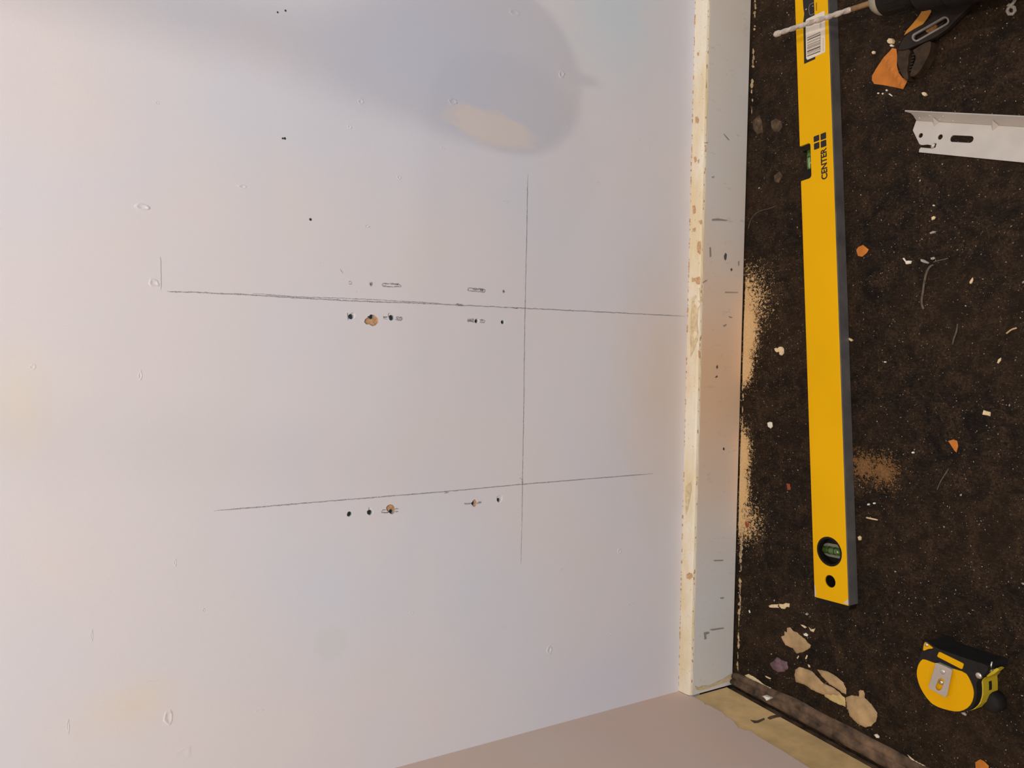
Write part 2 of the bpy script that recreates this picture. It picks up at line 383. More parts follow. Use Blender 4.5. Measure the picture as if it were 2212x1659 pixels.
tag(wall_back, 'white painted wall with pencil lines and drilled holes', kind='structure')
for outl, depth, hole, m in cuts:                # floor and sides of each chip, then the drilled bore
    inner = [circle(hole[0][0], hole[0][1], hole[1], 18)] if hole else []
    vo, fs, loops = tri(outl, inner); n = len(vo)
    V = [wfr(a, b, -depth) for a, b in vo]; Fc = list(fs)
    k = len(V); V += [wfr(a, b, 0.0) for a, b in outl]; L = loops[0]
    Fc += [(L[i], L[(i + 1) % len(L)], k + (i + 1) % len(L), k + i) for i in range(len(L))]
    obj('plaster_chip' if hole else 'nail_hole', V, Fc, m, wall_back)
    if hole:
        (hx, hz), r = hole; ring = circle(hx, hz, r, 18); rr = [0.0, 0.004, 0.0075]
        V = []; Fc = []
        for d_ in rr: V += [wfr(a, b, -depth - d_) for a, b in ring]
        for j in range(2): Fc += [(j * 18 + i, j * 18 + (i + 1) % 18, (j + 1) * 18 + (i + 1) % 18, (j + 1) * 18 + i) for i in range(18)]
        Fc.append(tuple(36 + i for i in range(18)))
        obj('drill_hole', V, Fc, M_HOLE, wall_back)

# ---- pencil marks on the wall
def ribbon_geo(pts, width, wob=0.00018, step=0.003, lift=0.00018, taper=True):
    """thin stroke along wall points (x, z)"""
    fine = []
    for i in range(len(pts) - 1):
        a, b = Vector(pts[i]), Vector(pts[i + 1]); k = max(1, int((b - a).length / step))
        fine += [a.lerp(b, j / k) for j in range(k)]
    fine.append(Vector(pts[-1])); V, Fc = [], []; n = len(fine)
    for i, p_ in enumerate(fine):
        t = (fine[min(i + 1, n - 1)] - fine[max(i - 1, 0)])
        t = t.normalized() if t.length else Vector((1, 0)); nn = Vector((-t.y, t.x))
        e = min(i, n - 1 - i) / max(1, n - 1); wd = width * (0.5 + random.uniform(0.15, 0.6)) * (min(1, 0.35 + e * 14) if taper else 1)
        c = p_ + nn * random.uniform(-wob, wob)
        V += [wfr(*(c + nn * wd / 2), lift), wfr(*(c - nn * wd / 2), lift)]
        if i: Fc.append((2 * i - 2, 2 * i - 1, 2 * i + 1, 2 * i))
    return V, Fc
def stroke(name, strokes, label=None):
    g = merge([ribbon_geo(wp(p_), w, wob, st) for p_, w, wob, st in strokes])
    o = obj(name, *g, M_PENCIL, wall_back)
    if label: o['label'] = label
stroke('pencil_line', [([(1140, 376), (1137.5, 520), (1134, 667), (1131.5, 860), (1128.5, 1045), (1127, 1140)], 0.0011, 0.0002, 0.004),
                       ([(1127, 1140), (1125, 1220)], 0.0006, 0.0002, 0.004)], 'long level pencil line')
stroke('pencil_line', [([(361, 629), (500, 635), (757, 650), (905, 655), (1000, 659.5), (1134, 666), (1250, 671.5), (1480, 683)], 0.0013, 0.0003, 0.003),
                       ([(545, 634), (640, 641), (760, 645), (860, 650), (950, 655)], 0.0008, 0.0003, 0.002),
                       ([(985, 656.5), (1000, 660)], 0.0022, 0.0002, 0.002), ([(1108, 665), (1120, 666)], 0.0022, 0.0002, 0.002),
                       ([(365, 630.5), (392, 631)], 0.0010, 0.0004, 0.002)], 'doubled upright pencil line')
stroke('pencil_line', [([(462, 1103.5), (560, 1095), (690, 1084), (800, 1075), (905, 1066.5), (1003, 1058), (1128, 1046), (1411, 1023)], 0.0012, 0.0002, 0.003),
                       ([(958, 1061), (968, 1063), (960, 1065), (970, 1064)], 0.0010, 0.0003, 0.002),
                       ([(1122, 1034), (1126, 1033), (1130, 1043), (1125, 1040)], 0.0007, 0.0002, 0.001)], 'slanting upright pencil line')
def loop_px(pts): return pts + [pts[0]]
stroke('pencil_circle', [(loop_px(z3([(298, 268), (310, 235), (335, 222), (362, 235), (378, 265), (365, 300), (335, 315), (308, 300)])), 0.0008, 0.0001, 0.001)])
stroke('pencil_circle', [(loop_px(z3([(870, 305), (880, 270), (905, 260), (935, 268), (946, 300), (935, 335), (905, 348), (880, 335)])), 0.0012, 0.0002, 0.001),
                         (z3([(905, 270), (915, 330)]), 0.0012, 0.0001, 0.001)])
stroke('pencil_slot', [(loop_px(z3([(1205, 315), (1240, 285), (1340, 285), (1450, 290), (1560, 295), (1660, 300), (1745, 355), (1735, 385), (1620, 375), (1460, 378), (1340, 365), (1250, 370)])), 0.0012, 0.0003, 0.0015),
                       (z3([(1320, 300), (1310, 345), (1260, 350), (1220, 330)]), 0.0008, 0.0002, 0.001), (z3([(1450, 315), (1550, 300), (1660, 320), (1580, 305)]), 0.0012, 0.0003, 0.001)])
stroke('pencil_slot', [(loop_px(z5([(415, 370), (435, 320), (480, 305), (580, 318), (700, 325), (830, 328), (930, 362), (935, 400), (900, 435), (780, 415), (660, 408), (560, 400), (450, 390)])), 0.0012, 0.0003, 0.0015),
                       (z5([(560, 345), (680, 355), (760, 345), (850, 345), (900, 370), (780, 365), (880, 380)]), 0.0016, 0.0004, 0.001), (z5([(420, 380), (445, 340), (430, 360)]), 0.0015, 0.0002, 0.001)])
stroke('pencil_circle', [(loop_px(z5([(1455, 400), (1465, 370), (1490, 362), (1508, 385), (1520, 420), (1495, 450), (1465, 435)])), 0.0009, 0.0001, 0.001)])
stroke('pencil_slot', [(z3([(1370, 1205), (1330, 1205), (1280, 1205), (1240, 1185), (1255, 1220), (1330, 1215)]), 0.0014, 0.0003, 0.001), (z3([(1375, 1270), (1310, 1265), (1240, 1250)]), 0.0008, 0.0002, 0.001),
                       (z3([(1595, 1215), (1650, 1205), (1740, 1225), (1770, 1245), (1765, 1280), (1720, 1295), (1640, 1285), (1565, 1280)]), 0.0016, 0.0003, 0.001), (z3([(1600, 1230), (1680, 1250), (1730, 1245)]), 0.0013, 0.0003, 0.001)])
stroke('pencil_slot', [(z5([(615, 1255), (520, 1250), (430, 1245), (412, 1290), (470, 1300), (540, 1315), (615, 1325)]), 0.0018, 0.0003, 0.001), (z5([(440, 1275), (530, 1285), (600, 1290)]), 0.0010, 0.0003, 0.001),
                       (z5([(765, 1260), (850, 1255), (925, 1275), (930, 1305), (900, 1335), (760, 1330)]), 0.0013, 0.0003, 0.001), (z5([(790, 1290), (880, 1275)]), 0.0012, 0.0003, 0.001)])
stroke('pencil_slot', [(z4([(1450, 435), (1350, 435), (1300, 480), (1310, 520), (1420, 520), (1530, 510)]), 0.0010, 0.0002, 0.001), (z4([(1310, 515), (1400, 510), (1520, 505)]), 0.0014, 0.0003, 0.001),
                       (z4([(1690, 410), (1760, 398), (1812, 405)]), 0.0016, 0.0002, 0.001), (z4([(1690, 487), (1760, 485), (1812, 475)]), 0.0016, 0.0002, 0.001)])
stroke('pencil_slot', [(z6([(350, 585), (420, 610), (500, 600), (590, 600)]), 0.0017, 0.0002, 0.001), (z6([(780, 575), (840, 590), (950, 560), (930, 540), (820, 550)]), 0.0016, 0.0002, 0.001)])
stroke('pencil_scratch', [(z3([(60, -130), (90, -60), (130, -10), (145, 5)]), 0.0007, 0.0002, 0.001), (z3([(135, 160), (150, 170)]), 0.0012, 0.0002, 0.001), (z3([(515, 500), (535, 515)]), 0.0016, 0.0002, 0.001)])

# ---- dents and lifted paint on the wall: little raised rims
def dent(px, py, rx, rz, h=0.0007, ang=0.0):
    q = WL(px, py); n = 14; V = []; Fc = []; ca, sa = math.cos(ang), math.sin(ang)
    rad = [(1.35, 0.0), (1.0, 1.0), (0.72, 0.12)]
    jit = [random.uniform(0.75, 1.2) for _ in range(n)]; hj = [random.uniform(0.25, 1.1) for _ in range(n)]
    for f_, hh in rad:
        for i in range(n):
            a = 2 * math.pi * i / n; u = rx * f_ * jit[i] * math.cos(a); v = rz * f_ * jit[i] * math.sin(a)
            V.append(wfr(q.x + u * ca - v * sa, q.z + u * sa + v * ca, hh * h * hj[i] + 0.00003))
    V.append(wfr(q.x, q.z, 0.00008))
    for j in range(2): Fc += [(j * n + i, j * n + (i + 1) % n, (j + 1) * n + (i + 1) % n, (j + 1) * n + i) for i in range(n)]
    Fc += [(2 * n + i, 2 * n + (i + 1) % n, 3 * n) for i in range(n)]
    obj('paint_dent', V, Fc, M_WALL, wall_back, smooth=True)
for d_ in ((308, 447, .0022, .0050, .0012), (332, 611, .0030, .0035, .0008), (364, 1549, .0055, .0030, .0012), (1187, 1404, .0040, .0028, .0009), (1338, 1190, .0030, .0020, .0008), (978, 219, .0028, .0042, .0009),
           (1213, 160, .0035, .0035, .0009), (779, 219, .0026, .0022, .0006), (755, 274, .0018, .0022, .0006), (957, 320, .0010, .0020, .0006), (1112, 28, .0030, .0060, .0006), (862, 383, .0015, .0024, .0007),
           (792, 489, .0010, .0022, .0007), (1092, 436, .0012, .0026, .0006), (1226, 272, .0022, .0010, .0007), (524, 403, .0016, .0030, .0006), (340, 222, .0010, .0014, .0005), (378, 1216, .0030, .0010, .0004),
           (560, 1535, .0012, .0035, .0004), (1087, 1354, .0016, .0022, .0005), (1362, 1305, .0012, .0040, .0006), (1318, 1370, .0022, .0014, .0005), (889, 1324, .0014, .0016, .0004), (1195, 1211, .0012, .0012, .0005), (1213, 1230, .0010, .0022, .0005),
           (1286, 752, .0012, .0025, .0005), (1293, 394, .0010, .0028, .0005), (1382, 302, .0010, .0022, .0005), (1402, 322, .0034, .0012, .0004), (303, 812, .0040, .0012, .0004), (70, 793, .0020, .0020, .0004), (440, 1318, .0012, .0010, .0006), (325, 1472, .0006, .0045, .0004),
           (395, 1628, .0050, .0060, .0004), (147, 1570, .0050, .0008, .0004), (198, 1372, .0045, .0007, .0004)):
    dent(*d_)
stroke('scuff_mark', [(z3([(-500, -290), (-480, -275)]), 0.001, .0002, .001)])
g = merge([ribbon_geo(wp([(345.5, 555), (346.5, 625)]), 0.0012, 0.0, 0.004, 0.0004)]); o = obj('paint_ridge', *g, M_WALL, wall_back)

# ---- left wall: its plaster ends in a wavy lip over the skirting board
def lw(px, py): q = XL(px, py, XL0); return (q.y, q.z)
zc = zoom(1440, 1420, 8.296)
edge = [lw(*q) for q in zc([(370, 640), (440, 690), (560, 745), (660, 800), (690, 850), (760, 855), (860, 915), (1000, 985), (1060, 1060), (1180, 1115), (1235, 1190), (1290, 1265), (1420, 1310), (1500, 1305), (1580, 1375), (1700, 1450), (1900, 1570), (2060, 1659)])]
edge = [(min(y, -0.001), z) for y, z in edge]
zl = edge[-1][1]; yl = edge[-1][0]
ext = []; yy = yl
while yy > -2.5:
    yy -= 0.03; ext.append((yy, zl + random.uniform(-0.002, 0.002)))
lip = [(0.0, edge[0][1] + 0.002)] + edge + ext
lfr = lambda a, b, h: Vector((XL0 + h, a, b))
prism('wall_left', [(0.0, ZT)] + lip + [(ext[-1][0], ZT)], [], -0.05, 0.0, lfr, M_WALL2)
wall_left = bpy.data.objects['wall_left']; tag(wall_left, 'beige painted side wall in the corner', kind='structure')
bb = obj('baseboard_left', *box_geo((XL0 - 0.045, -2.5, 0.0125), (XL0 - 0.0012, -0.0186, max(z for y, z in lip) + 0.02)), M_SKIRT2)
tag(bb, 'bare yellowish skirting board under the side wall', kind='structure')
bbv = obj('backing', *box_geo((XL0 - 0.045, -2.5, -0.01), (XL0 - 0.004, -0.0186, 0.0124)), M_TRIM, bb)
def left_scar(name, pts, m, h):
    o = prism(name, [((q := XL(x, y, XL0)).y, q.z) for x, y in pts], [], -0.0011, h, lfr, m, bb); return o
left_scar('wood_scar', zc([(1500, 1110), (1560, 1120), (1620, 1125), (1700, 1095), (1745, 1075), (1760, 1100), (1700, 1130), (1640, 1160), (1570, 1165)]), M_TRIM, -0.0006)
left_scar('wood_scar', zc([(1805, 1075), (1850, 1045), (1990, 1010), (2040, 1030), (2075, 1050), (1960, 1065), (1850, 1100)]), M_TRIM, -0.0006)
# ---- moulding on the floor along it
prof = [(0.0, 0.0), (0.0012, 0.0030), (0.0040, 0.0066), (0.0075, 0.0078), (0.0110, 0.0070), (0.0128, 0.0046), (0.0140, 0.0040), (0.0152, 0.0052), (0.0185, 0.0056), (0.0220, 0.0040), (0.0240, 0.0)]
V, Fc = [], []; ys_ = [-0.0190 - i * 0.006 for i in range(300)]; n = len(prof)
for i, y in enumerate(ys_):
    w = 0.0012 * noise.noise(Vector((y * 28, 3.1, 0))) ; k = min(1.0, 0.72 + (-0.019 - y) * 3)
    for j, (a, b) in enumerate(prof):
        hj = 0.0010 * noise.noise(Vector((y * 90, j * 1.7, 5.0)))
        V.append(Vector((XL0 + (a * k if a > 0 else a) + (w if a > 0.004 else 0), y, max(0, b + (hj if 0 < j < n - 1 else 0)))))
    if i:
        for j in range(n - 1): Fc.append(((i - 1) * n + j, (i - 1) * n + j + 1, i * n + j + 1, i * n + j))
Fc.append(tuple(range(n))); Fc.append(tuple(len(V) - n + j for j in range(n)))
trim = obj('trim_1', V, Fc, M_TRIM, smooth=True); tag(trim, 'dusty brown floor moulding along the side wall', kind='structure')

# ---- skirting board of the back wall
SK = [(0.0184, 0.0028), (0.0184, 0.0716)]                              # face (distance from wall, z)
BD = [(0.0184, 0.0716), (0.0182, 0.0732), (0.0172, 0.0755), (0.0150, 0.0773), (0.0110, 0.0786), (0.0055, 0.0795), (0.0, 0.0800)]
def extrude_x(profile, x0, x1, step=None, jit=0.0):
    n = len(profile); k = 1 if not step else int((x1 - x0) / step); V = []; Fc = []
    for i in range(k + 1):
        x = x0 + (x1 - x0) * i / k
        for j, (a, b) in enumerate(profile):
            w = jit * noise.noise(Vector((x * 60, j * 2.3, 1.0))) if jit else 0
            V.append(Vector((x, -a - w, b + w)))
        if i: Fc += [((i - 1) * n + j, (i - 1) * n + (j + 1) % n, i * n + (j + 1) % n, i * n + j) for j in range(n)]
    Fc.append(tuple(range(n))); Fc.append(tuple(len(V) - n + j for j in range(n))); return V, Fc
XB = XL0 + 0.0007
base = obj('baseboard_back', *extrude_x([(0.0, 0.0028)] + SK + [(0.0, 0.0716)], XB, X1), M_SKIRT)
tag(base, 'grey white painted skirting board along the back wall', kind='structure')
bead = obj('top_bead', *extrude_x([(0.0, 0.0716)] + BD, XB, X1, 0.012, 0.0003), M_BEAD, base, smooth=False)
bead['label'] = 'worn cream rounded top of the skirting'
obj('gap_shade_strip', *box_geo((XB, -0.0165, 0.0), (X1, -0.001, 0.0028)), M_PRINT, base)  # solid black strip standing in for the shade under the board
def sk_hit(px, py):
    d = ray(px, py); best = None
    pr = SK + BD[1:]
    for (a0, b0_), (a1, b1) in zip(pr, pr[1:]):
        p0 = Vector((0, -a0, b0_)); e = Vector((0, -(a1 - a0), b1 - b0_)); nn = Vector((0, e.z, -e.y))
        dn = d.dot(nn)
        if abs(dn) < 1e-9: continue
        t = (p0 - CAM).dot(nn) / dn; h_ = CAM + d * t; s = (h_ - p0).dot(e) / e.length_squared
        if -0.12 <= s <= 1.02 and t > 0 and (best is None or t < best[0]): best = (t, h_, nn.normalized() if nn.dot(d) < 0 else -nn.normalized())
    return best
def sk_mark(name, pts, m, lift=0.0007, sm=0):
    if sm: pts = smoothpoly(pts, sm)
    V = []; hits = [sk_hit(*p_) for p_ in pts]
    if any(h is None for h in hits): return
    vo, fs, _ = tri(pts); hh = [sk_hit(*p_) for p_ in vo]
    if any(h is None for h in hh): return
    obj(name, [h[1] + h[2] * lift for h in hh], fs, m, base)
zs = zoom(1420, 0, 3.317); zt = zoom(1420, 500, 3.317); zu = zoom(1420, 950, 3.317)
for z_, pts, m in ((zt, [(290, 75), (310, 68), (312, 120), (308, 168), (290, 150), (285, 120)], M_OCHRE), (zt, [(248, 330), (270, 335), (300, 322), (308, 340), (303, 380), (282, 378), (272, 355), (250, 362)], M_OCHRE),
                   (zt, [(298, 405), (312, 403), (322, 470), (322, 510), (308, 505), (302, 450)], M_CREAMP), (zt, [(250, 480), (275, 455), (282, 468), (262, 495), (245, 540)], M_CREAMP),
                   (zt, [(255, 505), (300, 495), (310, 520), (292, 570), (288, 650), (294, 720), (290, 780), (262, 850), (240, 900), (237, 760), (240, 600)], M_CREAMP),
                   (zt, [(293, 850), (306, 860), (308, 905), (295, 900)], M_OCHRE), (zu, [(210, 965), (228, 952), (250, 958), (253, 985), (235, 1000), (210, 992)], M_OCHRE),
                   (zu, [(205, 330), (240, 300), (245, 360), (232, 430), (218, 500), (206, 540), (203, 430)], M_CREAMP),
                   (zs, [(274, 838), (290, 835), (299, 862), (292, 885), (275, 880)], M_OCHRE), (zs, [(253, 1475), (272, 1472), (275, 1525), (258, 1535)], M_OCHRE), (zs, [(263, 1128), (278, 1122), (284, 1150), (270, 1165)], M_OCHRE),
                   (zs, [(298, 1585), (318, 1575), (322, 1600), (310, 1610)], M_OCHRE), (zs, [(288, 375), (300, 378), (297, 402), (289, 400)], M_OCHRE), (zs, [(290, 1150), (303, 1140), (296, 1175)], M_OCHRE), (zs, [(255, 1640), (275, 1630), (272, 1658), (258, 1658)], M_OCHRE)):
    sk_mark('paint_chip', z_(pts), m)
for z_, pts, m in ((zt, [(474, 175), (485, 152), (495, 165), (492, 195), (483, 210), (476, 195)], M_DARKMARK), (zt, [(520, 268), (530, 262), (536, 275), (526, 287)], M_DARKMARK), (zt, [(576, 215), (584, 212), (583, 240), (577, 248)], M_GREYMARK),
                   (zt, [(418, 970), (428, 955), (432, 975), (424, 985)], M_DARKMARK), (zt, [(410, 1045), (425, 1030), (430, 1042), (418, 1048)], M_DARKMARK), (zt, [(468, 1552), (478, 1550), (477, 1568), (470, 1565)], M_DARKMARK),
                   (zt, [(318, 366), (335, 355), (355, 345), (350, 355), (325, 370)], M_GREYMARK), (zt, [(370, 115), (380, 112), (384, 180), (372, 185)], M_GREYMARK), (zt, [(478, 432), (575, 434), (575, 440), (485, 440)], M_GREYMARK),
                   (zt, [(508, 605), (535, 615), (530, 622), (510, 615)], M_GREYMARK), (zt, [(465, 675), (492, 662), (492, 672), (475, 684)], M_GREYMARK), (zs, [(388, 1570), (430, 1565), (500, 1577), (495, 1583), (430, 1580), (390, 1582)], M_GREYMARK),
                   (zs, [(470, 955), (500, 985), (515, 1005), (505, 1003), (475, 968)], M_GREYMARK), (zs, [(385, 1268), (405, 1262), (402, 1272), (388, 1275)], M_GREYMARK), (zs, [(335, 1022), (360, 1020), (360, 1027), (338, 1027)], M_GREYMARK),
                   (zu, [(468, 55), (476, 58), (474, 75), (468, 72)], M_DARKMARK), (zu, [(330, 1380), (365, 1375), (372, 1385), (345, 1395), (350, 1425), (335, 1430)], M_GREYMARK), (zu, [(370, 1358), (470, 1345), (475, 1352), (390, 1366)], M_GREYMARK),
                   (zu, [(445, 1130), (475, 1128), (470, 1138), (450, 1138)], M_GREYMARK), (zu, [(398, 862), (470, 860), (465, 868), (405, 869)], M_GREYMARK)):
    sk_mark('scuff_mark', z_(pts), m)
fl = []                                          # crumbling paint along the joint of wall and bead
for i in range(260):
    x = random.uniform(XL0 + 0.004, 0.6)
    if random.random() < 0.72: z0, a0 = 0.0800 + random.uniform(-0.0004, 0.0010), 0.0003
    else: z0, a0 = random.uniform(0.0735, 0.0755), 0.0182
    L, wd = random.uniform(0.0006, 0.0045), random.uniform(0.0003, 0.0009)
    fl.append(box_geo((x - L / 2, -a0 - wd * 0.6, z0 - wd / 2), (x + L / 2, -a0 + wd * 0.6, z0 + wd / 2)))
o = obj('crumbling_edge', *merge(fl), M_OCHRE, base); o['kind'] = 'stuff'
# butt end of the skirting: bare strip and broken edge in the corner
sk_mark('bare_edge', zc([(500, 505), (560, 540), (640, 505), (760, 505), (900, 430), (1010, 385), (1100, 320), (1200, 270), (1200, 375), (1100, 425), (1000, 455), (860, 505), (700, 560), (600, 590), (520, 575)]), M_CREAMP)

# ---- dried filler and paint stuck to the floor
def floor_patch(name, pts, m, h=0.0012, dome=0.0, label=None, er=0.0003, parent=floor):
    poly = rough_edge([tuple(P(*q).xy) for q in pts], er, 0.0016)
    cxm = sum(p_[0] for p_ in poly) / len(poly); cym = sum(p_[1] for p_ in poly) / len(poly)
    top = [(cxm + (x - cxm) * 0.94, cym + (y - cym) * 0.94) for x, y in poly]
    pts_in = []
    xs = [p_[0] for p_ in top]; ys2 = [p_[1] for p_ in top]
    k = 0
    vs_ = [Vector(p_) for p_ in poly]; n0 = len(vs_); es = [(i, (i + 1) % n0) for i in range(n0)]
    gx = min(xs)
    while gx < max(xs):
        gy = min(ys2)
        while gy < max(ys2):
            q = (gx + random.uniform(-.0006, .0006), gy + random.uniform(-.0006, .0006))
            if inside(q, top): vs_.append(Vector(q))
            gy += 0.0028
        gx += 0.0028
    vo, eo, fo, ov, oe, of = delaunay_2d_cdt(vs_, es, [], 0, 1e-9)
    bnd = {k for k, l in enumerate(ov) if any(i < n0 for i in l)}
    V = []
    for k, v in enumerate(vo):
        hh = 0.0001 if k in bnd else h * (0.75 + 0.55 * noise.noise(Vector((v.x * 75, v.y * 75, len(pts)))) + 0.25 * noise.noise(Vector((v.x * 260, v.y * 260, 2))))
        V.append(Vector((v.x, v.y, max(hh, 0.0001))))
    Fc = [tuple(f_) for f_ in fo if inside((sum(vo[i].x for i in f_) / 3, sum(vo[i].y for i in f_) / 3), poly)]
    o = obj(name, V, Fc, m, parent, smooth=True)
    if label: o['label'] = label
    return o
zf = zoom(1600, 1200, 3.614)
floor_patch('filler_splat', zf([(360, 565), (390, 560), (410, 590), (440, 600), (480, 635), (500, 650), (525, 680), (548, 700), (540, 722), (510, 740), (480, 755), (435, 765), (410, 725), (350, 700), (330, 665), (315, 635), (345, 620), (340, 592), (362, 600)]), M_SPLAT, 0.0026)
floor_patch('filler_splat', zf([(420, 930), (428, 890), (455, 870), (510, 885), (560, 905), (600, 950), (650, 1000), (720, 1030), (780, 1075), (800, 1105), (700, 1090), (640, 1085), (580, 1060), (500, 1010), (430, 985)]), M_SPLAT, 0.0034)
floor_patch('filler_splat', zf([(640, 1060), (700, 1065), (780, 1085), (815, 1110), (820, 1182), (740, 1150), (660, 1105)]), M_SPLATY, 0.0016)
floor_patch('filler_splat', zf([(598, 892), (640, 895), (690, 910), (750, 945), (800, 990), (825, 1040), (822, 1085), (760, 1045), (690, 1000), (640, 950)]), M_SPLAT, 0.0034)
floor_patch('filler_splat', zf([(820, 1110), (870, 1090), (920, 1100), (930, 1080), (920, 1062), (935, 1050), (958, 1052), (970, 1080), (968, 1110), (1020, 1160), (1068, 1230), (1060, 1290), (1020, 1330), (970, 1342), (910, 1310), (860, 1260), (830, 1190)]), M_SPLAT, 0.0036)
floor_patch('purple_paint_blob', zf([(230, 840), (262, 820), (285, 790), (320, 815), (362, 830), (372, 880), (340, 905), (290, 910), (250, 885)]), M_PURPLE, 0.0030, label='dried purple paint blob')
floor_patch('cream_residue', zf([(30, 935), (60, 925), (110, 950), (150, 980), (180, 1005), (240, 1035), (262, 1055), (235, 1052), (150, 1010), (90, 975)]), M_CREAMP, 0.0012)
for sgn in ([(1300, 1550), (1360, 1600), (1440, 1640), (1460, 1665), (1400, 1650), (1330, 1600)], [(1100, 1480), (1140, 1500), (1180, 1530), (1150, 1530), (1110, 1500)], [(1040, 1395), (1075, 1405), (1085, 1425), (1060, 1425)]):
    floor_patch('cream_residue', zf(sgn), M_CREAMP, 0.0008)
# cracked filler line on the floor along the skirting
def crumbs_line(x0p, y0p, x1p, y1p, wpx, dens):
    y = y0p
    while y < y1p:
        L = random.uniform(3, 16); f = (y - y0p) / (y1p - y0p); x = x0p + (x1p - x0p) * f + random.uniform(-1.2, 1.2)
        if random.random() < dens:
            hw = wpx / 2 * random.uniform(0.35, 1.15); k = 7
            pts = [(x + hw * math.cos(2 * pi_ * math.pi / k) * random.uniform(0.6, 1.25), y + L / 2 + L * 0.62 * math.sin(2 * pi_ * math.pi / k) * random.uniform(0.7, 1.2)) for pi_ in range(k)]
            floor_patch('cream_residue', pts, M_RESID, random.uniform(0.0006, 0.0014), er=0.0004)
        y += L * random.uniform(0.6, 1.1)
crumbs_line(1604, 1100, 1597, 1330, 7, 0.9)
crumbs_line(1596, 1330, 1594, 1440, 5, 0.6)
crumbs_line(1606, 805, 1602, 925, 4, 0.8)
crumbs_line(1632, 0, 1623, 240, 6, 0.45)
floor_patch('floor_stain', [(1665, 262), (1676, 256), (1688, 262), (1690, 275), (1682, 285), (1672, 284), (1666, 274)], M_STAIN, 0.0008)
floor_patch('floor_stain', [(1626, 262), (1640, 248), (1646, 262), (1648, 285), (1636, 290), (1628, 280)], M_STAIN, 0.0006)
floor_patch('floor_stain', [(1672, 380), (1684, 370), (1690, 380), (1682, 395), (1674, 392)], M_STAIN, 0.0010)

# ================================================================== SHADOW CASTER (unseen, added above the picture to throw the round shadow)
LB = Vector(LAMPS[1][0]); W1, W2 = WL(1078, 140), WL(730, 110)
N1 = W1 + (LB - W1) * 0.50; N2 = W2 + (LB - W2) * 0.84              # nose close to the wall, tail near the ceiling lamp
caster = thing('shadow_caster', 'unseen slim horn on an arm, added to cast the round wall shadow', 'shadow caster', (N2.x, 0.0, 1.95))
obj('back_plate', *tube_geo([(N2.x, 0.0, 1.95), (N2.x, -0.012, 1.95), (N2.x, -0.018, 1.95)], [0.05, 0.05, 0.04], 32), M_STEEL, caster, smooth=True)
obj('arm', *tube_geo([(N2.x, -0.015, 1.95), (N2.x, -0.25, 1.98), (N2.x, N2.y + 0.15, 1.90), (N2.x, N2.y + 0.02, N2.z + 0.06), N2], [0.005] * 5, 12), M_STEEL, caster, smooth=True)
tt = (N2 - N1).normalized(); xx = (Vector((1, 0, 0)) - tt * tt.x).normalized(); bb_ = tt.cross(xx)
V, Fc = [], []; ringn = 40; RX, RB = 0.046, 0.030; LN = (N2 - N1).length
prof_ = [(-RB * math.cos(pi_ * math.pi / 20), math.sin(pi_ * math.pi / 20)) for pi_ in range(11)] + [(LN * f, 1 - 0.85 * f) for f in (0.12, 0.3, 0.5, 0.7, 0.85, 1.0)]
for l, k in prof_:
    k = max(k, 0.01)
    for i in range(ringn):
        q = 2 * math.pi * i / ringn; V.append(N1 + tt * l + xx * (RX * k * math.cos(q)) + bb_ * (RB * k * math.sin(q)))
for j in range(len(prof_) - 1):
    for i in range(ringn): Fc.append((j * ringn + i, j * ringn + (i + 1) % ringn, (j + 1) * ringn + (i + 1) % ringn, (j + 1) * ringn + i))
Fc.append(tuple(range(ringn))); Fc.append(tuple((len(prof_) - 1) * ringn + i for i in range(ringn)))
gl = obj('caster_horn', V, Fc, M_STICK, caster, smooth=True)  # added horn, its outline shaped only for the shadow on the wall
kq = WL(1282, 178); kp0 = WL(1215, 155)
K0, K1 = N1.lerp(kp0 + (LB - kp0) * 0.5, 0.6), kq + (LB - kq) * 0.50
obj('caster_stub', *tube_geo([K0, K1], [0.0030, 0.0026], 12), M_BLACK, gl, smooth=True)  # stub added for the small spur on the shadow's edge

# ================================================================== SPIRIT LEVEL
TL = 0.0162                                                # thickness
A = P(1759.5, 1289.5, TL); Bq = P(1717, 0, TL); lv_ang = math.atan2(Bq.y - A.y, Bq.x - A.x)
eu = Vector((math.cos(lv_ang), math.sin(lv_ang), 0)); ev = Vector((math.sin(lv_ang), -math.cos(lv_ang), 0))   # along, across (away from wall)
lfrm = lambda u, v, h: A + eu * u + ev * v + Vector((0, 0, h - TL))
def LV(px, py, z=TL): q = P(px, py, z) - A; return (q.dot(eu), q.dot(ev))
WV = (LV(1833, 1306)[1] + LV(1788, 0)[1]) / 2
lev = thing('spirit_level', 'long yellow box spirit level lying on its side on the floor', 'spirit level', (A.x, A.y, 0), lv_ang)
zA = zoom(1710, 0, 11.06); zB = zoom(1710, 270, 11.06); zC = zoom(1740, 1140, 9.214)
def lv(z_, pts): return [LV(*q) for q in z_(pts)]
n0 = LV(1725.8, 317)[0]; n1 = LV(1727.6, 392)[0]; nd = LV(1751.3, 345)[1]
c1 = LV(*zC([(466, 475)])[0]); r1 = (LV(*zC([(716, 505)])[0])[1] - LV(*zC([(217, 440)])[0])[1]) / 2
c2 = LV(*zC([(488, 1068)])[0]); r2 = (LV(*zC([(593, 1085)])[0])[1] - LV(*zC([(384, 1045)])[0])[1]) / 2
rr_ = 0.0035
def arc(cx, cy, r, a0, a1, k=5): return [(cx + r * math.cos(a0 + (a1 - a0) * i / k), cy + r * math.sin(a0 + (a1 - a0) * i / k)) for i in range(k + 1)]
pi = math.pi
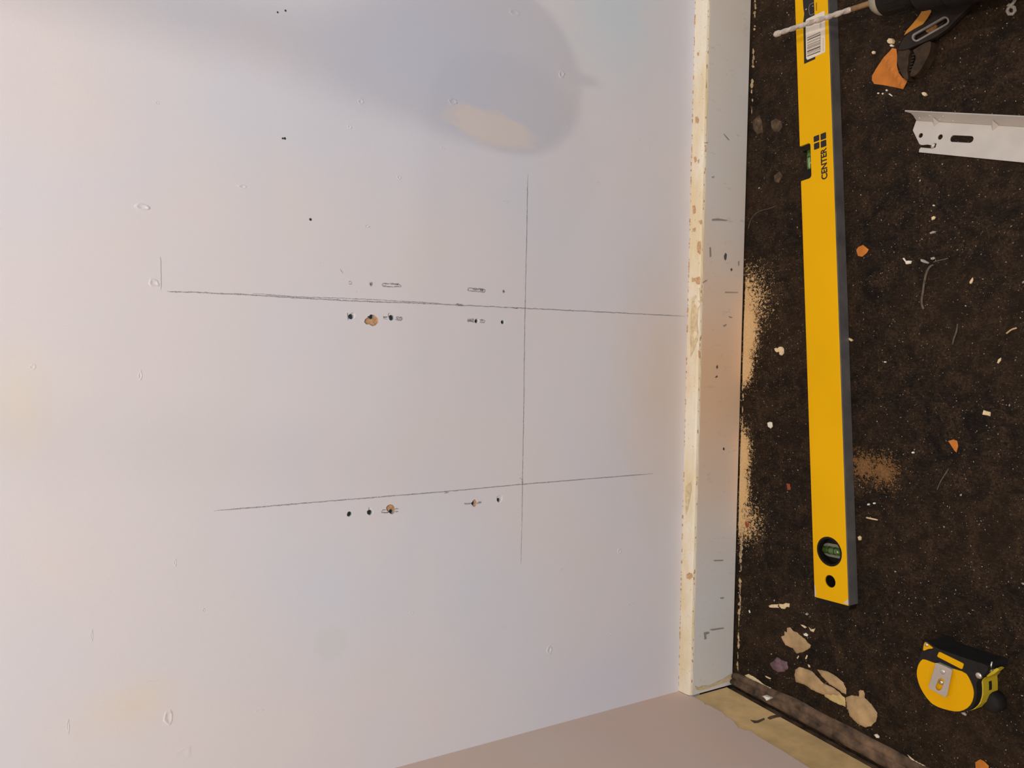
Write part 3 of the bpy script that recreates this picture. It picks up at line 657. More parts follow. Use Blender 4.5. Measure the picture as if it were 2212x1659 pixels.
body = [(0, 0), (n1, 0)] + arc(n1 + rr_, nd - rr_, rr_, pi, pi / 2) + arc(n0 - rr_, nd - rr_, rr_, pi / 2, 0) + [(n0, 0), (1.0, 0), (1.0, WV), (0, WV)]
V, Fc = prism_geo(body, [circle(*c1, r1, 40), circle(*c2, r2, 24), circle(1 - c1[0], c1[1], r1, 32), circle(1 - c2[0], c2[1], r2, 20)], 0.0, TL, lfrm)
edge_faces = []
for f_ in Fc:
    c = sum((Vector(V[i]) for i in f_), Vector()) / len(f_) - A; on_edge = all(abs((Vector(V[i]) - A).dot(ev) - WV) < 1e-5 for i in f_)
    edge_faces.append(1 if on_edge else 0)
bod = obj('body', V, Fc, None, lev, mats=[M_YEL, M_ALU], bevel=0.0005)
me = bod.data
for p_ in me.polygons:
    c = p_.center; p_.material_index = 1 if abs(p_.normal.y + 1) < 0.05 and abs(c.y + WV) < 1e-4 else 0
ROOT[bod] = ROOT[lev]
obj('measuring_face', *prism_geo([(0.0005, WV), (0.9995, WV), (0.9995, WV + 0.0006), (0.0005, WV + 0.0006)], [], 0.0008, TL - 0.0011, lfrm), M_ALU, lev)['label'] = 'grey milled measuring edge'
obj('end_cap', *prism_geo([(-0.0060, 0.003), (0, 0.0005), (0, WV - 0.0005), (-0.0060, WV - 0.003)], [], 0.0006, TL - 0.0036, lfrm), M_BLACK, lev, bevel=0.0008)
obj('end_cap', *prism_geo([(1.0035, 0.003), (1.0035, WV - 0.003), (1.0, WV - 0.0005), (1.0, 0.0005)], [], 0.0006, TL - 0.0048, lfrm), M_BLACK, lev, bevel=0.0008)
# bare corners
obj('paint_chip', *prism_geo(lv(zC, [(850, 1425), (800, 1455), (770, 1495), (762, 1505), (856, 1528)]), [], TL - 0.0003, TL + 0.00012, lfrm), M_BARE, lev)
obj('paint_chip', *prism_geo(lv(zC, [(180, 1110), (195, 1180), (208, 1290), (206, 1375), (186, 1365)]), [], TL - 0.0003, TL + 0.00012, lfrm), M_BARE, lev)
# centre vial in the notch
h = obj('vial_housing', *prism_geo([(n1 + 0.0003, 0.0012), (n0 - 0.0003, 0.0012), (n0 - 0.0003, nd - 0.0002), (n1 + 0.0003, nd - 0.0002)], [], 0.0012, 0.0040, lfrm), M_BLACK, lev)
ua, ub = LV(1735, 374, 0.010)[0], LV(1735, 330, 0.010)[0]
for a, b in ((n1 + 0.0003, ua), (ub, n0 - 0.0003)):
    obj('vial_mount', *prism_geo([(a, 0.0018), (b, 0.0018), (b, nd - 0.0003), (a, nd - 0.0003)], [], 0.0040, TL - 0.0020, lfrm), M_BLACK, h)
vr = 0.0046; vv = nd - vr - 0.0012; vz = 0.0088
vi = obj('vial', *tube_geo([lfrm(ua, vv, vz), lfrm((ua + ub) / 2, vv, vz), lfrm(ub, vv, vz)], [vr * 0.93, vr, vr * 0.93], 20), M_VIAL, lev, smooth=True)
um = LV(1745, 354, 0.012)[0]
obj('bubble', *tube_geo([lfrm(um - 0.0068, vv + 0.0012, vz + vr * .80), lfrm(um - 0.0045, vv + 0.0012, vz + vr * .86), lfrm(um + 0.0045, vv + 0.0012, vz + vr * .86), lfrm(um + 0.0068, vv + 0.0012, vz + vr * .80)], [0.0006, 0.0014, 0.0014, 0.0006], 10), M_BUB, vi, smooth=True)
for d_ in (-0.0075, 0.0075):
    obj('gauge_ring', *tube_geo([lfrm(um + d_ - 0.0003, vv, vz), lfrm(um + d_ + 0.0003, vv, vz)], [vr * 1.02, vr * 1.02], 20), M_BLACK, vi)
# plumb vials in round windows
for c_ in (c1, (1 - c1[0], c1[1])):
    hs = obj('vial_ring', *merge([prism_geo(circle(*c_, r1 * 0.995, 40), [circle(*c_, r1 * 0.86, 40)], 0.0008, TL - 0.0007, lfrm), prism_geo(circle(*c_, r1 * 0.9, 32), [], 0.0008, 0.0045, lfrm)]), M_BLACK, lev)
    obj('window', *prism_geo(stadium(c_[0], c_[1] - r1 * 0.45, c_[0], c_[1] + r1 * 0.45, r1 * 0.46, 6), [], 0.0045, 0.0078, lfrm), M_CLEAR, hs)
    g = [tube_geo([lfrm(c_[0], c_[1] - r1 * 0.70, 0.0092), lfrm(c_[0], c_[1], 0.0092), lfrm(c_[0], c_[1] + r1 * 0.70, 0.0092)], [0.0040, 0.0044, 0.0040], 18)]
    pv = obj('vial', *merge(g), M_VIAL, hs, smooth=True)
    for d_ in (-0.22, 0.22):
        obj('gauge_ring', *tube_geo([lfrm(c_[0], c_[1] + r1 * d_ - 0.0003, 0.0092), lfrm(c_[0], c_[1] + r1 * d_ + 0.0003, 0.0092)], [0.00455, 0.00455], 18), M_BLACK, hs)
# hanging holes: dark sleeves
for c_ in (c2, (1 - c2[0], c2[1])):
    obj('hole_sleeve', *merge([prism_geo(circle(*c_, r2 * 0.995, 24), [circle(*c_, r2 * 0.90, 24)], 0.0008, TL - 0.0016, lfrm)]), M_BLACK, lev)
# printing: four squares and lettering
TP = (TL - 0.0002, TL + 0.00010)
for pts in ([(525, 275), (655, 232), (668, 365), (530, 415)], [(690, 215), (820, 170), (828, 320), (695, 365)], [(530, 445), (662, 405), (668, 550), (540, 600)], [(695, 390), (828, 350), (832, 500), (700, 550)]):
    q = lv(zB, pts); u0, u1 = min(a for a, b in q), max(a for a, b in q)
    ua_, ub_ = (q[2][0] + q[3][0]) / 2, (q[0][0] + q[1][0]) / 2; va_, vb_ = (q[0][1] + q[3][1]) / 2, (q[1][1] + q[2][1]) / 2
    r_ = 0.0009
    sq = arc(ub_ - r_, vb_ - r_, r_, 0, pi / 2, 3) + arc(ua_ + r_, vb_ - r_, r_, pi / 2, pi, 3) + arc(ua_ + r_, va_ + r_, r_, pi, 1.5 * pi, 3) + arc(ub_ - r_, va_ + r_, r_, 1.5 * pi, 2 * pi, 3)
    prism('logo_square', sq, [], *TP, lfrm, M_PRINT, lev)
cu = bpy.data.curves.new('lettering', 'FONT'); cu.body = 'CENTER'; cu.size = 1.0; cu.offset = 0.034; cu.space_character = 1.0; cu.resolution_u = 5
to = bpy.data.objects.new('lettering_tmp', cu); COL.objects.link(to)
dg = bpy.context.evaluated_depsgraph_get(); tm = bpy.data.meshes.new_from_object(to.evaluated_get(dg))
tv = [v.co.copy() for v in tm.vertices]; tf = [tuple(p_.vertices) for p_ in tm.polygons]
bpy.data.objects.remove(to); bpy.data.meshes.remove(tm); bpy.data.curves.remove(cu)
q0 = LV(*zB([(790, 1298)])[0]); q1 = LV(*zB([(770, 552)])[0]); vt, vb = LV(*zB([(700, 900)])[0])[1], LV(*zB([(848, 880)])[0])[1]
bx0, bx1 = min(v.x for v in tv), max(v.x for v in tv); by0, by1 = min(v.y for v in tv), max(v.y for v in tv)
obj('lettering', [lfrm(q0[0] + (v.x - bx0) / (bx1 - bx0) * (q1[0] - q0[0]), vb + (v.y - by0) / (by1 - by0) * (vt - vb), TL + 0.0001) for v in tv], tf, M_PRINT, lev)['label'] = 'black CENTER lettering'
# label: black field, white bar code sticker, outline
def lvs(pts): return lv(zA, pts)
prism('black_label', lvs([(268, -1500), (520, -1500), (535, 0), (548, 350), (565, 1410), (300, 1530), (285, 800), (280, 500), (302, 330), (283, 210), (268, 0)]), [], *TP, lfrm, M_PRINT, lev)
st = prism('sticker', lvs([(335, 520), (350, 470), (385, 445), (765, 265), (790, 275), (800, 480), (805, 1225), (795, 1250), (400, 1425), (370, 1425), (353, 1395), (345, 1000)]), [], TL, TL + 0.0003, lfrm, M_STICK, lev)
st['label'] = 'white bar code sticker'
sh = TL + 0.0003
def sticker_u(y, x): return LV(*zA([(x, y)])[0])
k = 0.0; bars = []
seq = [3, 5, 2, 2, 4, 7, 3, 3, 2, 6, 3, 2, 2, 4, 5, 3, 3, 5, 2, 3, 5, 2, 3, 3, 2, 4, 2, 3, 4]
tot = sum(seq)
for i, w_ in enumerate(seq):
    if i % 2 == 0:
        f0, f1 = k / tot, (k + w_) / tot
        def at(f, x, ya, yb): return LV(*zA([(x, ya + (yb - ya) * f)])[0])
        prism('bar', [at(f0, 375, 905, 1355), at(f0, 690, 765, 1235), at(f1, 690, 765, 1235), at(f1, 375, 905, 1355)], [], sh - 0.0001, sh + 0.00008, lfrm, M_GREYPRINT if i % 4 else M_PRINT, st)
    k += w_
for i in range(11):
    f = i / 11; y = 800 + f * 420
    prism('digit_mark', lvs([(680, y + 5), (700, y - 4), (700, y + 14), (680, y + 22)]), [], sh - 0.0001, sh + 0.00006, lfrm, M_GREYPRINT, st)
for x, y0_, y1_, kk in ((685, 555, 675, 7), (708, 545, 665, 7), (757, 905, 1230, 20)):
    for i in range(kk):
        y = y0_ + (y1_ - y0_) * i / kk
        prism('print_mark', lvs([(x - 7, y + 4), (x + 7, y - 2), (x + 7, y + 8), (x - 7, y + 13)]), [], sh - 0.0001, sh + 0.00006, lfrm, M_SILVER, st)
for i in range(12):
    y = 62 + i * 16.5
    prism('print_mark', lvs([(578, y + 8), (608, y - 4), (606, y + 5), (578, y + 17)]), [], *TP, lfrm, M_PRINT, lev)
def flat_line(pts, w, h, fr):
    V, Fc = [], []; n = len(pts)
    for i in range(n):
        t = (Vector(pts[min(i + 1, n - 1)]) - Vector(pts[max(i - 1, 0)])).normalized(); nn = Vector((-t.y, t.x)) * w / 2
        V += [fr(pts[i][0] + nn.x, pts[i][1] + nn.y, h), fr(pts[i][0] - nn.x, pts[i][1] - nn.y, h)]
        if i: Fc.append((2 * i - 2, 2 * i - 1, 2 * i + 1, 2 * i))
    return V, Fc
obj('print_outline', *flat_line(lvs([(530, 60), (470, 88), (435, 115), (420, 160), (415, 230), (425, 320), (440, 352), (465, 362), (540, 325)]), 0.0005, TL + 0.00018, lfrm), M_SILVER, lev)
for pts in ([(330, 232), (345, 210), (368, 208), (345, 240)], [(500, 140), (515, 135), (515, 155), (502, 158)]):
    prism('print_mark', lvs(pts), [], TL, TL + 0.0002, lfrm, M_STICK, lev)

# ================================================================== TAPE MEASURE
TH = 0.036; zT = zoom(1960, 1360, 8.295)
c = P(2070, 1462, TH)
tape = thing('tape_measure', 'yellow and black tape measure lying with its belt clip up', 'tape measure', (c.x, c.y, 0), 0.4)
ffr = lambda a, b, h: Vector((a, b, h))
def tp(pts, z=TH): return [tuple(P(x, y, z).xy) for x, y in zT(pts)]
rim = tp(smoothpoly([(180, 560), (232, 440), (262, 330), (288, 212), (335, 200), (480, 318), (700, 400), (1000, 505), (1250, 585), (1400, 630), (1450, 700), (1400, 790), (1300, 880), (1225, 950), (1238, 1080), (1236, 1220), (1190, 1365), (1090, 1462), (980, 1495), (850, 1488), (690, 1455), (490, 1388), (360, 1285), (235, 1095), (165, 905), (148, 740)], 1))
yel = tp(smoothpoly([(285, 522), (480, 598), (780, 688), (1035, 765), (1112, 880), (1180, 1050), (1192, 1180), (1150, 1330), (1050, 1432), (900, 1477), (700, 1440), (500, 1370), (380, 1272), (250, 1080), (182, 900), (165, 760), (195, 630), (238, 560)], 1))
ccx = sum(p_[0] for p_ in rim) / len(rim); ccy = sum(p_[1] for p_ in rim) / len(rim)
inset = lambda pl, s: [(ccx + (x - ccx) * s, ccy + (y - ccy) * s) for x, y in pl]
prism('rubber_grip', rim, [], 0.0265, TH - 0.0006, ffr, M_RUB, tape, bevel=0.0022, seg=3)
prism('lower_shell', inset(rim, 0.97), [], 0.0, 0.0268, ffr, M_RUB, tape, bevel=0.0015)
pl = prism('face_plate', yel, [], 0.030, TH + 0.0004, ffr, M_TYEL, tape, bevel=0.0008); pl['label'] = 'yellow face plate'
rg = [(a, b) for a, b in tp(circle(640, 900, 265, 48))]
ccc = P(*zT([(640, 900)])[0], TH)
obj('face_ring', *prism_geo(circle(ccc.x, ccc.y, 0.0150, 48), [circle(ccc.x, ccc.y, 0.0147, 48)], TH, TH + 0.00055, ffr), M_TYEL2, tape)
prism('yellow_bar', tp([(548, 440), (565, 402), (590, 404), (990, 600), (1010, 625), (985, 706), (960, 705), (548, 492), (535, 470)]), [], 0.03, TH + 0.0004, ffr, M_TYEL, tape, bevel=0.0004)
cnr = prism('corner_plate', tp([(285, 350), (300, 260), (320, 225), (345, 235), (455, 322), (452, 338), (380, 345), (305, 376), (290, 370)]), [], 0.03, TH + 0.0003, ffr, M_TYEL, tape)
def screw(px, py, z, r, parent):
    q = P(*zT([(px, py)])[0], z)
    obj('screw', *tube_geo([(q.x, q.y, z - 0.002), (q.x, q.y, z), (q.x, q.y, z + 0.0008), (q.x, q.y, z + 0.0011)], [r, r, r * .8, r * .3], 16), M_SCREW, parent, smooth=True)
screw(345, 275, TH, 0.0019, tape); screw(1278, 825, TH - 0.0006, 0.0030, tape)
# belt clip, a bent nickel strip with an oblong hole
ch = TH + 0.0042
clip = tp([(490, 650), (500, 598), (540, 600), (640, 650), (700, 675), (770, 715), (795, 745), (790, 790), (712, 1165), (690, 1205), (672, 1215), (380, 1050), (378, 1025)], ch)
sl = [tuple(P(x, y, ch).xy) for x, y in zT(stadium(600, 930, 560, 1035, 58, 8))]
cl = prism('belt_clip', clip, [sl], ch - 0.0011, ch, ffr, M_CLIP, tape, bevel=0.0003)
obj('clip_root', *prism_geo(tp([(497, 612), (540, 600), (700, 672), (780, 712), (790, 750), (490, 640)], ch), [], TH, ch - 0.0011, ffr), M_CLIP, cl)
q = P(*zT([(632, 752)])[0], ch)
obj('dimple', *tube_geo([(q.x, q.y, ch - 0.0004), (q.x, q.y, ch + 0.0006), (q.x, q.y, ch + 0.0009)], [0.0030, 0.0019, 0.0006], 18), M_CLIP, cl, smooth=True)
screw(600, 945, TH + 0.0004, 0.0026, tape)
# mouth end: yellow front shell with a slot, hook and bumper
def side(pts, z): return [tuple(P(x, y, z).xy) for x, y in zT(pts)]
z_lo = 0.0
right = [(1305, 885), (1236, 950), (1247, 1080), (1245, 1220), (1198, 1372), (1097, 1470), (985, 1503)]
fs_ = side(right + [(900, 1350), (1000, 1200), (1000, 1000)], TH)
sh2 = prism('front_shell', fs_, [], 0.0012, 0.0262, ffr, M_TYEL2, tape, bevel=0.0006)
e_ = side([(1222, 1010), (1246, 1010), (1252, 1085), (1251, 1170), (1232, 1170), (1236, 1080)], TH)
prism('mouth_slot', e_, [], 0.0120, 0.0165, ffr, M_PRINT, sh2)
bc = Vector((*side([(1215, 1400)], TH)[0], 0.0))
obj('bumper', *tube_geo([bc + Vector((0, 0, z)) for z in (0.0003, 0.002, 0.011, 0.0145, 0.0158)], [0.0085, 0.0098, 0.0098, 0.008, 0.003], 24), M_RUB, tape, smooth=True)
prism('mouth_flap', side([(1400, 815), (1600, 690), (1652, 712), (1560, 790), (1440, 850)], 0.024), [], 0.016, 0.024, ffr, M_TYEL2, tape)
a, b = P(*zT([(1475, 740)])[0], 0.030), P(*zT([(1520, 575)])[0], 0.030)
obj('tape_hook', *merge([tube_geo([a, b], [0.0009, 0.0007], 8), tube_geo([a, a + Vector((0, 0, -0.014))], [0.0009, 0.0009], 8)]), M_SCREW, tape, smooth=True)
prism('tape_tip', side([(945, 1475), (1010, 1465), (1058, 1525), (1045, 1545), (1000, 1525)], 0.020), [], 0.019, 0.020, ffr, M_CLIP, tape)

# ================================================================== STEEL BRACKET
zK = zoom(1940, 220, 8.132)
BZ = 0.0026
def kp(pts, z=BZ): return [tuple(P(x, y, z).xy) for x, y in zK(pts)]
e0, e1 = Vector(kp([(315, 330)])[0]), Vector(kp([(2212, 443)])[0]); kd = (e1 - e0).normalized(); kn = Vector((kd.y, -kd.x))
if kn.x < 0: kn = -kn                                       # in the plane, towards the flange side
f0 = Vector(kp([(370, 885)])[0]); fb = (f0 - e0).dot(kn)
LEN = 0.205
br = thing('steel_bracket', 'galvanised steel wall bracket with holes and raised flange on the floor', 'bracket', (e0.x, e0.y, 0), math.atan2(kd.y, kd.x))
left = kp([(255, 500), (370, 740), (400, 757), (430, 760), (510, 750), (585, 765), (640, 722), (672, 738), (652, 800), (590, 818), (480, 808), (400, 800), (372, 830), (362, 885)])
mir = lambda p_: tuple(Vector(p_) + kd * (LEN - 2 * (Vector(p_) - e0).dot(kd)))
plate = [tuple(e0)] + left + [mir(p_) for p_ in reversed(left)] + [mir(tuple(e0))]
hs_ = []
for x, y, r in ((395, 590, 0.0023), (738, 617, 0.0025)):
    q = kp([(x, y)])[0]; hs_.append(circle(*q, r, 20)); hs_.append(circle(*mir(q), r, 20))
s0, s1 = kp([(965, 645)])[0], kp([(1265, 660)])[0]; hs_.append(stadium(*s0, *s1, 0.0031)); hs_.append(stadium(*mir(s1), *mir(s0), 0.0031))
prism('plate', plate, hs_, BZ - 0.0017, BZ, ffr, M_STEEL, br, bevel=0.0003)
# flange: leans up and outwards from the long edge, longer than the plate at its end
FO, FH = 0.0072, 0.0120
top0 = P(*zK([(110, 155)])[0], BZ + FH); s_ = (Vector(top0.xy) - e0).dot(kd)
def fl_pt(s, t, off=0.0):
    b = e0 + kd * s + kn * (FO * t); up = Vector((-kn.x * FH, -kn.y * FH, FO)).normalized()
    return Vector((b.x, b.y, BZ - 0.0004 + FH * t)) + up * off
pts = [(0.0, 0.0), (-0.0005, 0.55), (s_ * 0.25, 0.80), (s_, 0.93), (s_, 1.0), (LEN - s_, 1.0), (LEN - s_, 0.93), (LEN - s_ * 0.25, 0.80), (LEN + 0.0005, 0.55), (LEN, 0.0)]
fl_ = obj('flange', *prism_geo(pts, [], -0.0012, 0.0, fl_pt), M_STEEL, br, bevel=0.0002)
def gusset(pxs):
    a, b_, c_ = [Vector(q) for q in kp(pxs)]
    s = [(q - e0).dot(kd) for q in (a, b_)]; m = (c_ - e0)
    ap = Vector((c_.x, c_.y, BZ)); p0 = fl_pt(s[0], 0.0, 0.0002); p1 = fl_pt(s[1], 0.0, 0.0002); tp_ = fl_pt((s[0] + s[1]) / 2, 0.55, 0.0006)
    obj('gusset', [p0, p1, ap, tp_, p0 - Vector((0, 0, .001)), p1 - Vector((0, 0, .001))], [(0, 2, 3), (2, 1, 3), (0, 3, 1), (0, 4, 5, 1, 2)], M_STEEL, br)
gusset([(595, 345), (725, 350), (640, 430)]); gusset([(1625, 410), (1775, 425), (1660, 512)])
for x, y in ((355, 280), (580, 250), (815, 265), (705, 300), (940, 315)):
    q = P(*zK([(x, y)])[0], BZ + 0.005); s = (Vector(q.xy) - e0).dot(kd); t = {280: .30, 250: .62, 265: .62, 300: .25, 315: .22}[y]
    obj('embossed_dot', *tube_geo([fl_pt(s, t, 0.0), fl_pt(s, t, 0.0004), fl_pt(s, t, 0.0006)], [0.0012, 0.0009, 0.0004], 10), M_STEEL, br, smooth=True)
# curled hook lip beside the notch
q0, q1 = kp([(600, 812)])[0], kp([(650, 735)])[0]
obj('hook_lip', *tube_geo([(q0[0], q0[1], BZ + 0.0002), ((q0[0] + q1[0]) / 2, (q0[1] + q1[1]) / 2, BZ + 0.0012), (q1[0], q1[1], BZ + 0.0008)], [0.0012, 0.0017, 0.0010], 10), M_STEEL, br, smooth=True)

# ================================================================== CORDLESS DRILL
zD = zoom(1640, 0, 6.144); zE = zoom(1860, 0, 6.284)
tipz, chz = 0.040, 0.044
tip = P(*zD([(195, 462)])[0], tipz); sh_ = P(*zD([(1540, 20)])[0], chz); ax = (sh_ - tip).normalized(); bl = (sh_ - tip).length
drl = thing('cordless_drill', 'black cordless drill lying on the floor with a dusty masonry bit', 'drill', (sh_.x, sh_.y, 0), math.atan2(ax.y, ax.x))
sd = ax.cross(Vector((0, 0, 1))).normalized(); upv = sd.cross(ax)
def twist_bit(l0, l1, r, turns):
    V, Fc = [], []; n, k = 20, 90
    for i in range(k + 1):
        f = i / k; p_ = tip + ax * (l0 + (l1 - l0) * f); tw = turns * 2 * math.pi * f
        for j in range(n):
            a = 2 * math.pi * j / n; rad = r * (0.62 + 0.38 * abs(math.cos(a)) ** 0.6)
            V.append(p_ + (sd * math.cos(a + tw) + upv * math.sin(a + tw)) * rad)
        if i: Fc += [((i - 1) * n + j, (i - 1) * n + (j + 1) % n, i * n + (j + 1) % n, i * n + j) for j in range(n)]
    Fc.append(tuple(range(n))); Fc.append(tuple(k * n + j for j in range(n))); return V, Fc
R_B = 0.0030
bt = obj('drill_bit', *twist_bit(0.006, bl * 0.80, R_B, 4.2), M_BIT, drl, smooth=True); bt['label'] = 'dusty grey twisted masonry bit'
obj('carbide_tip', *tube_geo([tip, tip + ax * 0.003, tip + ax * 0.008, tip + ax * 0.011], [0.0012, 0.0034, 0.0035, 0.0026], 10), M_BIT, bt)
obj('shank', *tube_geo([tip + ax * (bl * 0.79), tip + ax * (bl + 0.02)], [0.0028, 0.0028], 16), M_BITB, bt, smooth=True)
def along(ls): return [tip + ax * (bl + l) for l in ls]
obj('chuck_collar', *tube_geo(along([-0.001, 0.0, 0.006, 0.0125]), [0.008, 0.0105, 0.0148, 0.0160], 36), M_COLLAR, drl, smooth=True)
chk = obj('chuck', *tube_geo(along([0.0115, 0.013, 0.018, 0.044, 0.050]), [0.0158, 0.0172, 0.0182, 0.0190, 0.0175], 40), M_BLACK, drl, smooth=True)
for i in range(14):
    a = 2 * math.pi * i / 14; rd = sd * math.cos(a) + upv * math.sin(a)
    obj('grip_rib', *tube_geo([p_ + rd * 0.0186 for p_ in along([0.024, 0.042])], [0.0012, 0.0012], 6), M_BLACK, chk)
obj('gear_case', *tube_geo(along([0.050, 0.052, 0.075, 0.080]), [0.019, 0.0225, 0.0240, 0.0235], 36), M_RUB, drl, smooth=True)
obj('motor_body', *tube_geo(along([0.080, 0.084, 0.155, 0.165, 0.170]), [0.025, 0.0275, 0.0285, 0.025, 0.016], 36), M_RUB, drl, smooth=True)
hb = tip + ax * (bl + 0.125); hd = (-sd if (-sd).x > 0 else sd)          # the grip points up the picture, out of frame
hd = (hd + ax * 0.18).normalized()
hpts = [hb + hd * l + Vector((0, 0, -0.004 - l * 0.06)) for l in (0.0, 0.03, 0.07, 0.11)]
obj('grip', *tube_geo(hpts, [0.021, 0.019, 0.0175, 0.021], 24), M_RUB, drl, smooth=True)
bq = hpts[-1]; lo = Vector((bq.x - 0.040, bq.y - 0.032, 0.0)); hi = Vector((bq.x + 0.040, bq.y + 0.032, 0.062))
obj('battery', *box_geo(lo, hi), M_BLACK, drl, bevel=0.006)
tg = hb + hd * 0.035 - ax * 0.018
obj('trigger', *tube_geo([tg - hd * 0.008, tg, tg + hd * 0.01], [0.005, 0.007, 0.005], 12), M_BLACK, drl, smooth=True)

# ================================================================== PLIERS
def ep(pts, z): return [tuple(P(x, y, z).xy) for x, y in zE(pts)]
c = P(*zE([(900, 450)])[0])
pli = thing('water_pump_pliers', 'blackened slip-joint pliers lying half on an orange leaf', 'pliers', (c.x, c.y, 0))
PZ = 0.0130
slot = ep(stadium(748, 505, 1135, 283, 36, 10), PZ)
up = prism('upper_handle', ep(smoothpoly([(490, 690), (520, 610), (600, 480), (700, 400), (840, 330), (970, 230), (1090, 110), (1250, -60), (1420, -240), (1620, -440), (1700, -380), (1620, -120), (1530, 20), (1420, 130), (1290, 260), (1190, 370), (1060, 470), (940, 535), (760, 610), (620, 670)], 1), PZ), [slot], 0.0072, PZ, ffr, M_PLIER, pli, bevel=0.0008)
prism('slot_rim', ep(stadium(748, 505, 1135, 283, 60, 10), PZ + 0.0003), [ep(stadium(748, 505, 1135, 283, 37, 10), PZ + 0.0003)], PZ - 0.002, PZ + 0.0003, ffr, M_PLIERE, up)
obj('pivot_nut', *prism_geo(ep(smoothpoly([(860, 400), (930, 340), (1010, 310), (1030, 380), (960, 440), (900, 450)], 1), 0.010), [], 0.002, 0.0098, ffr), M_DUST2, pli)
prism('lower_handle', ep(smoothpoly([(620, 640), (700, 500), (860, 380), (960, 300), (1030, 180), (1110, 0), (1200, -260), (1330, -240), (1250, 20), (1180, 200), (1080, 360), (960, 540), (800, 640)], 1), 0.0070), [], 0.0, 0.0070, ffr, M_PLIER, pli, bevel=0.0008)
prism('fixed_jaw', ep(smoothpoly([(500, 690), (620, 655), (680, 690), (640, 760), (640, 860), (625, 960), (640, 1040), (640, 1085), (600, 1090), (545, 1010), (505, 900), (480, 790)], 1), 0.0110), [], 0.0, 0.0110, ffr, M_PLIERB, pli, bevel=0.0012)
mj = prism('moving_jaw', ep(smoothpoly([(690, 680), (760, 640), (860, 580), (948, 545), (945, 640), (910, 760), (840, 890), (770, 990), (700, 1045), (655, 1030), (680, 930), (730, 830), (735, 750)], 1), 0.0120), [], 0.0, 0.0120, ffr, M_PLIERB, pli, bevel=0.0014)
for i in range(6):
    f = i / 6; x, y = 655 + 55 * f, 960 - 250 * f
    prism('tooth', ep([(x - 10, y - 12), (x + 30, y - 25), (x + 32, y - 8), (x - 6, y + 6)], 0.0105), [], 0.003, 0.0105, ffr, M_PLIER, mj)

# ================================================================== LEAVES
def leaf(name, label, pts, m, amp=0.002, fold=None, z0=0.0006, group='dry leaf pieces on the floor', zfun=None):
    """a thin curled sheet with thickness, lying on the floor"""
    poly = [tuple(P(*q).xy) for q in pts]; n0 = len(poly)
    xs = [p_[0] for p_ in poly]; ys2 = [p_[1] for p_ in poly]; ext_ = max(max(xs) - min(xs), max(ys2) - min(ys2)); st_ = ext_ / 12
    vs_ = [Vector(p_) for p_ in poly]; es = [(i, (i + 1) % n0) for i in range(n0)]
    gx = min(xs) + st_ / 2
    while gx < max(xs):
        gy = min(ys2) + st_ / 2
        while gy < max(ys2):
            if inside((gx, gy), poly): vs_.append(Vector((gx, gy)))
            gy += st_
        gx += st_
    vo, eo, fo, ov, oe, of = delaunay_2d_cdt(vs_, es, [], 0, 1e-9)
    bnd = [k for i in range(n0) for k, l in enumerate(ov) if i in l]
    fs = [tuple(f_) for f_ in fo if inside((sum(vo[i].x for i in f_) / 3, sum(vo[i].y for i in f_) / 3), poly)]
    def hz(v):
        h_ = z0 + amp * (0.5 + 0.5 * noise.noise(Vector((v.x / ext_ * 2.3, v.y / ext_ * 2.3, n0 * 1.3))))
        if fold:
            fa, fb_ = Vector(P(*fold[0]).xy), Vector(P(*fold[1]).xy); t = (fb_ - fa).normalized(); dd = abs((Vector(v) - fa).dot(Vector((-t.y, t.x)))); h_ += amp * 1.6 * math.exp(-dd / (ext_ * 0.10))
        return h_
    th = 0.0003; n = len(vo)
    c = Vector((sum(xs) / n0, sum(ys2) / n0, 0))
    V = [Vector((v.x, v.y, hz(v))) for v in vo]; mn = min(v.z for v in V); V = [Vector((v.x, v.y, v.z - mn + th)) for v in V]
    V += [v - Vector((0, 0, th)) for v in V]
    Fc = fs + [tuple(i + n for i in reversed(f_)) for f_ in fs]
    Fc += [(bnd[i], bnd[(i + 1) % n0], bnd[(i + 1) % n0] + n, bnd[i] + n) for i in range(n0) if bnd[i] != bnd[(i + 1) % n0]]
    o = obj(name, V, Fc, m, origin=c)
    return tag(o, label, 'leaf', group)
z2 = zoom(1600, 400, 3.606); z8 = zoom(1600, 800, 3.606)
leaf('dry_leaf', 'large folded orange leaf piece under the jaws of the pliers', zE([(430, 655), (485, 665), (495, 760), (500, 900), (530, 990), (580, 1060), (650, 1100), (600, 1220), (480, 1190), (300, 1155), (180, 1140), (150, 1090), (155, 1030), (220, 930), (340, 790), (400, 700)]), M_LEAF, 0.0022, zE([(380, 850), (600, 1180)]))
leaf('dry_leaf', 'narrow amber leaf strip between the drill chuck and the pliers', zE([(585, 480), (620, 420), (720, 310), (790, 220), (830, 155), (930, 110), (965, 160), (900, 262), (840, 330), (720, 400)]), M_LEAF2, 0.0014)
leaf('dry_leaf', 'small round orange leaf scrap beside the middle of the level', z2([(903, 505), (918, 482), (955, 466), (985, 488), (1002, 502), (985, 528), (948, 558), (915, 550)]), M_LEAF, 0.0015)
leaf('dry_leaf', 'pointed orange leaf scrap alone on the bare floor', z8([(1620, 550), (1660, 538), (1690, 550), (1698, 590), (1682, 640), (1665, 620), (1642, 585)]), M_LEAF, 0.0018)
leaf('dry_leaf', 'rust red leaf scrap at the picture edge below the tape measure', zf([(1835, 1612), (1872, 1590), (1905, 1605), (1942, 1640), (1935, 1680), (1840, 1680)]), M_LEAF, 0.0020)
leaf('dry_leaf', 'tiny dark red leaf scrap between skirting and level', z8([(358, 880), (385, 885), (390, 930), (368, 932)]), M_LEAFR, 0.0008)
